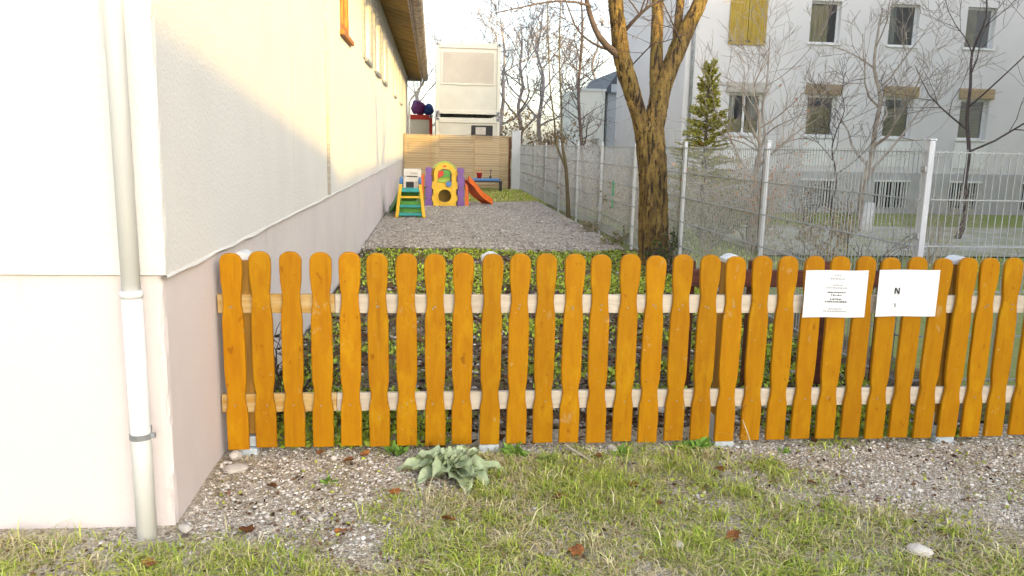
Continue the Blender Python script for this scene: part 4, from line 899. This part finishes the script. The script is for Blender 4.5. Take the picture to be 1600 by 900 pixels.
# grass
def blades(name, label, x, y, z, h, wd, C, bend=.6):
    n = len(x); a = rng.uniform(0, 6.28, n); b = h*bend*rng.uniform(.2, 1.4, n); dx, dy = np.cos(a), np.sin(a); px_, py_ = -dy*wd, dx*wd
    base = np.stack([x, y, z-.004], -1); m_ = base+np.stack([dx*b*.3, dy*b*.3, h*.6], -1); t = base+np.stack([dx*b, dy*b, h*max(.25, 1-.25*bend)], -1); p_ = np.stack([px_, py_, 0*px_], -1)
    V = np.stack([base-p_, base+p_, m_+p_*.8, m_-p_*.8, t], 1); i = np.arange(n)*5
    F = np.concatenate([np.stack([i, i+1, i+2], 1), np.stack([i, i+2, i+3], 1), np.stack([i+3, i+2, i+4], 1)])
    return tag(batch(name, 'grass', V.reshape(-1, 3), F, np.repeat(C, 5, 0)), label, 'grass', kind='stuff')
def scatter_grass(n, x0, x1, y0, y1, clump=14, spread=.035):
    nc = n//clump; cx_ = rng.uniform(x0, x1, nc); cy_ = rng.uniform(y0, y1, nc); pr = (1-in_patch(cx_, cy_))**1.2*np.clip(2.6*fbm(cx_, cy_, 3.0, 50)-.58, .05, 1); k = rng.random(nc) < pr
    cx_, cy_ = cx_[k], cy_[k]; x = np.repeat(cx_, clump)+rng.normal(0, spread, len(cx_)*clump); y = np.repeat(cy_, clump)+rng.normal(0, spread, len(cx_)*clump)
    k = ((x > .01) | (y < -.82)) & (y < .05) & ~((x > -.25) & (x < .06) & (y > -.88)); return x[k], y[k]
def grass_cols(x, y, dry):
    n = len(x); g = np.array([(.35, .45, .05), (.44, .50, .08), (.26, .36, .04), (.52, .54, .14)])[rng.integers(0, 4, n)]; d = np.array([(.62, .54, .31), (.55, .47, .26), (.70, .63, .40), (.46, .36, .18)])[rng.integers(0, 4, n)]
    k = (rng.random(n) < dry)[:, None]; return np.where(k, d, g)*rng.uniform(.75, 1.2, (n, 1))
x, y = scatter_grass(170000, -1.6, 5.2, -2.1, .0)
dry = np.clip((fbm(x, y, 1.6, 70)-.40)*2.6, .10, .8)
blades('verge_grass', 'short green and straw coloured winter grass on the verge', x, y, verge_z(x, y), (rng.gamma(3.5, .0095, len(x))+.010)*(.35+.95*vnoise(x, y, 7, 77)), rng.uniform(.0012, .0030, len(x)), grass_cols(x, y, dry), 1.5)
x = rng.uniform(-1.4, 5, 26000); y = rng.uniform(-2.1, -.02, 26000); k = (rng.random(26000) < .05+.95*(1-in_patch(x, y))) & ((x > .01) | (y < -.85)); x, y = x[k], y[k]
blades('dry_grass', 'long dry straws lying over the verge', x, y, verge_z(x, y)+.012, rng.uniform(.008, .03, len(x)), rng.uniform(.0009, .0016, len(x)), grass_cols(x, y, 1.0), 4.5)
n = 5000; x = rng.uniform(-1.4, 5, n); y = rng.uniform(-2.1, .0, n); k = ((x > .02) | (y < -.85)) & (fbm(x, y, 5, 130) > .45); x, y = x[k], y[k]
c = np.stack([x, y, verge_z(x, y)+.012], -1); d = rng.normal(size=(len(x), 3))*[1, 1, .35]
tag(leafcloud('verge_litter', 'leafattr', c, d, rng.uniform(.010, .030, len(x)), np.array((.09, .05, .028))*rng.uniform(.3, 2.2, (len(x), 1)), None, .3), 'dark crumbs of dead leaves between the grass', 'leaf litter', kind='stuff')
# tufts of longer grass
nt_ = 120; tx = rng.uniform(-1.2, 4.6, nt_); ty = rng.uniform(-1.9, -.08, nt_); k = (in_patch(tx, ty) < .5) & ((tx > .12) | (ty < -.9)); tx, ty = tx[k], ty[k]
x = np.repeat(tx, 70)+rng.normal(0, .022, len(tx)*70); y = np.repeat(ty, 70)+rng.normal(0, .022, len(tx)*70); td = np.repeat(rng.random(len(tx)) < .3, 70)
blades('grass_tufts', 'denser tufts of longer grass on the verge', x, y, verge_z(x, y), rng.uniform(.03, .075, len(x)), rng.uniform(.0014, .003, len(x)), grass_cols(x, y, np.where(td, .9, .08)), 1.2)
# moss and tiny herbs: broad leaflets hugging the ground
n = 44000; x = rng.uniform(-1.4, 5, n); y = rng.uniform(-2.1, .04, n); pr = np.clip((fbm(x, y, 4, 90)-.45)*5, 0, 1)*(.07+.93*(1-in_patch(x, y))); k = (rng.random(n) < pr) & ((x > .02) | (y < -.85)); x, y = x[k], y[k]
c = np.stack([x, y, verge_z(x, y)+.004], -1); d = rng.normal(size=(len(x), 3))*[1, 1, .2]+[0, 0, .45]
tag(leafcloud('verge_herbs', 'leafattr', c, d, rng.uniform(.010, .028, len(x)), np.array((.36, .39, .06))*rng.uniform(.5, 1.4, (len(x), 1)), None, .33), 'tiny olive herbs and moss between the grass', 'herbs', kind='stuff')
n = 34000; x = rng.uniform(.02, 4.05, n); y = .05+7.9*rng.random(n)**1.4; pr = np.clip((fbm(x, y, 1.5, 95)-.36)*5, 0, 1); k = rng.random(n) < pr; x, y = x[k], y[k]
c = np.stack([x, y, bed_z(x, y)+.006], -1); d = rng.normal(size=(len(x), 3))*[1, 1, .3]+[0, 0, .7]
tag(leafcloud('ground_cover', 'leafattr', c, d, rng.uniform(.02, .055, len(x)), np.array((.34, .44, .06))*rng.uniform(.5, 1.4, (len(x), 1)), None, .3), 'green ground cover growing in the bed behind the pickets', 'ground cover', kind='stuff')
n = 6000; x = rng.uniform(.02, 4.05, n); y = .05+7.9*rng.random(n); c = np.stack([x, y, bed_z(x, y)+.008], -1); d = rng.normal(size=(n, 3))*[1, 1, .15]
tag(leafcloud('leaf_litter', 'leafattr', c, d, rng.uniform(.03, .07, n), np.array((.085, .045, .022))*rng.uniform(.4, 1.8, (n, 1)), None, .32), 'dark rotting leaf litter in the bed behind the pickets', 'leaf litter', kind='stuff')
# lawn tufts on far lawns
n = 14000; x = np.concatenate([rng.uniform(1.6, 4.1, n//2), rng.uniform(4.8, 13, n//2)]); y = np.concatenate([rng.uniform(18.4, 24.3, n//2), rng.uniform(5, 19, n//2)]); k = ~((x > 6.9) & (y > 9.5) & (y < 15.3) & (rng.random(len(x)) < .6)); x, y = x[k], y[k]
z = np.where(x < 4.4, .02, base_z(x, y)+.03)
blades('lawn_tufts', 'green lawn tufts in the garden and at the back of the yard', x, y, z, rng.uniform(.03, .09, len(x)), rng.uniform(.006, .012, len(x)), grass_cols(x, y, .25), .7)

# broad leaved weeds along the fence line
def weed(label, loc, n, size, colr, seed):
    t = thing('weed', label, 'weed', loc, 0, 'small green weeds along the fence foot'); rr = random.Random(seed); g = np.random.default_rng(seed)
    c = np.zeros((n, 3))+g.normal(0, .012, (n, 3))*[1, 1, 0]; d = g.normal(size=(n, 3))*[1, 1, .3]+[0, 0, .9]
    leafcloud('leaves', 'leafattr', c, d, g.uniform(size*.5, size, n), np.array(colr)*g.uniform(.6, 1.3, (n, 1)), t, .2)
for i, (x, y, n, s, lab) in enumerate(((1.46, -.06, 34, .10, 'bright green weed right of the grey rosette under the fence'), (2.02, -.10, 26, .07, 'green weed tuft below the middle pickets'), (2.34, -.05, 30, .08, 'green weed left of the metal foot of the right post'), (2.46, -.03, 34, .10, 'leafy green weed touching the right post foot'),
        (1.62, -.18, 26, .08, 'pale green weed sprawling in front of the fence'), (.86, -.03, 20, .09, 'dark green weed behind the grey rosette'), (2.9, -.1, 16, .05, 'tiny weed below the printed sheet'), (.55, -.36, 14, .05, 'tiny weed on the bare gravel near the house'))):
    weed(lab, (x, y, float(verge_z(x, y))), n, s, (.17, .30, .05) if i != 4 else (.24, .31, .08), 200+i)

# mullein rosette
mu = thing('mullein_rosette', 'grey green woolly leaf rosette growing in front of the fence', 'plant', (1.13, -.25, float(verge_z(1.13, -.25))))
def leaf_mesh(L, Wd, arch, seed):
    rr = random.Random(seed); nu, nv = 10, 6; v = []; f = []
    for i in range(nu+1):
        t = i/nu; wv = Wd*(math.sin(math.pi*min(1, t**.85*.94+.06))**.8)*(1 if t < .999 else .05)*(1+.10*math.sin(t*26+seed))+.006
        for j in range(nv+1):
            s = (j/nv-.5)*2; v.append((L*t*math.cos(arch*t*.6), wv*s, L*(arch*.95*t-arch*1.05*t*t)+.035*abs(s)*wv/Wd+.014*math.sin(t*17+s*3+seed)*abs(s)))
    for i in range(nu):
        for j in range(nv): a = i*(nv+1)+j; f.append((a, a+1, a+nv+2, a+nv+1))
    k = len(v); v += [(a, b, c-.003) for a, b, c in v]; f += [tuple(k+q for q in g[::-1]) for g in f[:]]
    me = bpy.data.meshes.new('leaf'); me.from_pydata(v, [], f); me.materials.append(M['mullein']); me.polygons.foreach_set('use_smooth', [True]*len(me.polygons)); return me
lms = [leaf_mesh(.23, .054, .16, 1), leaf_mesh(.19, .05, .22, 2), leaf_mesh(.11, .034, .4, 3), leaf_mesh(.27, .06, .12, 4)]
for i in range(26):
    me = lms[3 if i < 8 else 0 if i < 14 else 1 if i < 20 else 2]
    o = link('leaf', me, mu, (0, 0, .006+.0016*i)); o.rotation_euler = (random.uniform(-.2, .2), -.02-.012*max(0, i-8), i*2.39+random.uniform(-.25, .25)); s = random.uniform(.78, 1.02); o.scale = (s, s, s)
# fallen leaves
for q in range(2):
    b = MB(); pts = []
lfm = []
for q in range(3):
    rr = random.Random(90+q); n = 14; v = [(0, 0, .006)]; f = []
    for i in range(n):
        a = 2*math.pi*i/n; rad = (1 if i % 2 == 0 else .72)*(.026+.006*math.cos(a)); v.append((rad*math.cos(a)*1.3, rad*math.sin(a), .010*abs(math.sin(a*1.0+q))+rr.uniform(0, .007)))
    for i in range(n): f.append((0, 1+i, 1+(i+1) % n))
    k = len(v); v += [(a, b_, c-.0012) for a, b_, c in v]; f += [tuple(k+t for t in g[::-1]) for g in f[:]]
    me = bpy.data.meshes.new('fallen_leaf'); me.from_pydata(v, [], f); me.materials.append(M['deadleaf']); lfm.append(me)
spots = [(.28, -.83, 1.5, 'orange brown dead leaf at the grass edge right of the house corner'), (-.02, -1.07, 1.2, 'brown dead leaf in the grass below the downpipe'), (.30, -.42, 1, 'small brown leaf in the middle of the bare gravel'),
         (.62, -.15, 1, 'brown leaf on gravel left of the grey rosette'), (.86, -.52, 1.1, 'brown leaf on bare soil below the grey rosette'), (1.10, -.80, 1.3, 'orange leaf in straw grass below the rosette'), (1.62, -.60, 1.1, 'dark red leaf in the grass under the tenth picket'),
         (1.98, -.50, 1.2, 'rust coloured leaf in the grass under the middle pickets'), (1.60, -1.08, 1.3, 'brown leaf at the bottom centre of the verge'), (2.28, -.98, 1.2, 'brown leaf near the small grey stone at the bottom'), (2.05, -.68, 1, 'dark leaf beside a green grass clump at centre right'),
         (1.88, -.14, 1, 'curled brown leaf by the pale stalk at the fence foot'), (.47, -.04, .9, 'brown leaf under the third picket'), (.70, -.06, .9, 'brown leaf under the fifth picket'), (.66, -.86, 1, 'brown leaf at the narrow gravel tongue'), (2.45, -.33, 1, 'reddish leaf in the moss before the right post'),
         (2.85, -.50, .9, 'light brown leaf on the right hand gravel')]
for i, (x, y, s, lab) in enumerate(spots):
    o = link('fallen_leaf', lfm[i % 3], None, (x, y, float(verge_z(x, y))+.014)); o.rotation_euler = (random.uniform(-.3, .3), random.uniform(-.3, .3), random.uniform(0, 6.28)); o.scale = (s, s, s)
    tag(o, lab, 'leaf', 'fallen leaves on the verge')
# larger stones
def rock(label, loc, r, seed, m='palestone'):
    rr = random.Random(seed); bm = bmesh.new(); bmesh.ops.create_icosphere(bm, subdivisions=2, radius=1)
    for v in bm.verts: v.co = Vector((v.co.x*r[0], v.co.y*r[1], v.co.z*r[2]))*(1+rr.uniform(-.12, .12))
    me = bpy.data.meshes.new('stone'); bm.to_mesh(me); bm.free(); me.materials.append(M[m]); o = link('stone', me, None, loc); o.rotation_euler.z = rr.uniform(0, 3); tag(o, label, 'stone', 'larger stones on the verge')
rock('flat pale stone slab by the house corner near the first post', (.085, -.20, .012), (.06, .045, .018), 1)
rock('rounded pale stone beside the first post foot', (.055, -.06, .02), (.035, .03, .026), 2)
rock('white pebble below the fourth picket', (.545, -.10, .015), (.02, .018, .016), 3)
rock('pale stone in the grass under the middle pickets', (1.98, -.04, .015), (.04, .022, .016), 4)
rock('small grey stone in the grass near the bottom', (2.02, -1.06, .01), (.03, .022, .016), 5)
rock('grey stone at the lower right of the verge', (2.98, -1.16, .01), (.05, .035, .022), 6)
rock('brownish stone at the foot of the house corner', (.03, -.80, .01), (.035, .022, .018), 7)
# dry stalk
tag(MB().tube([(1.83, -.22, .02), (1.78, -.14, .035), (1.72, -.06, .05)], .004, 5).build('dry_stalk', 'rail_wood'), 'pale dry stalk lying before the middle pickets', 'stalk')
tag(MB().tube([(2.74, -.05, .0), (2.71, -.055, .08), (2.67, -.06, .17)], .0025, 5).build('dry_stalk', 'rail_wood'), 'thin upright dry stalk right of the metal post foot', 'stalk')
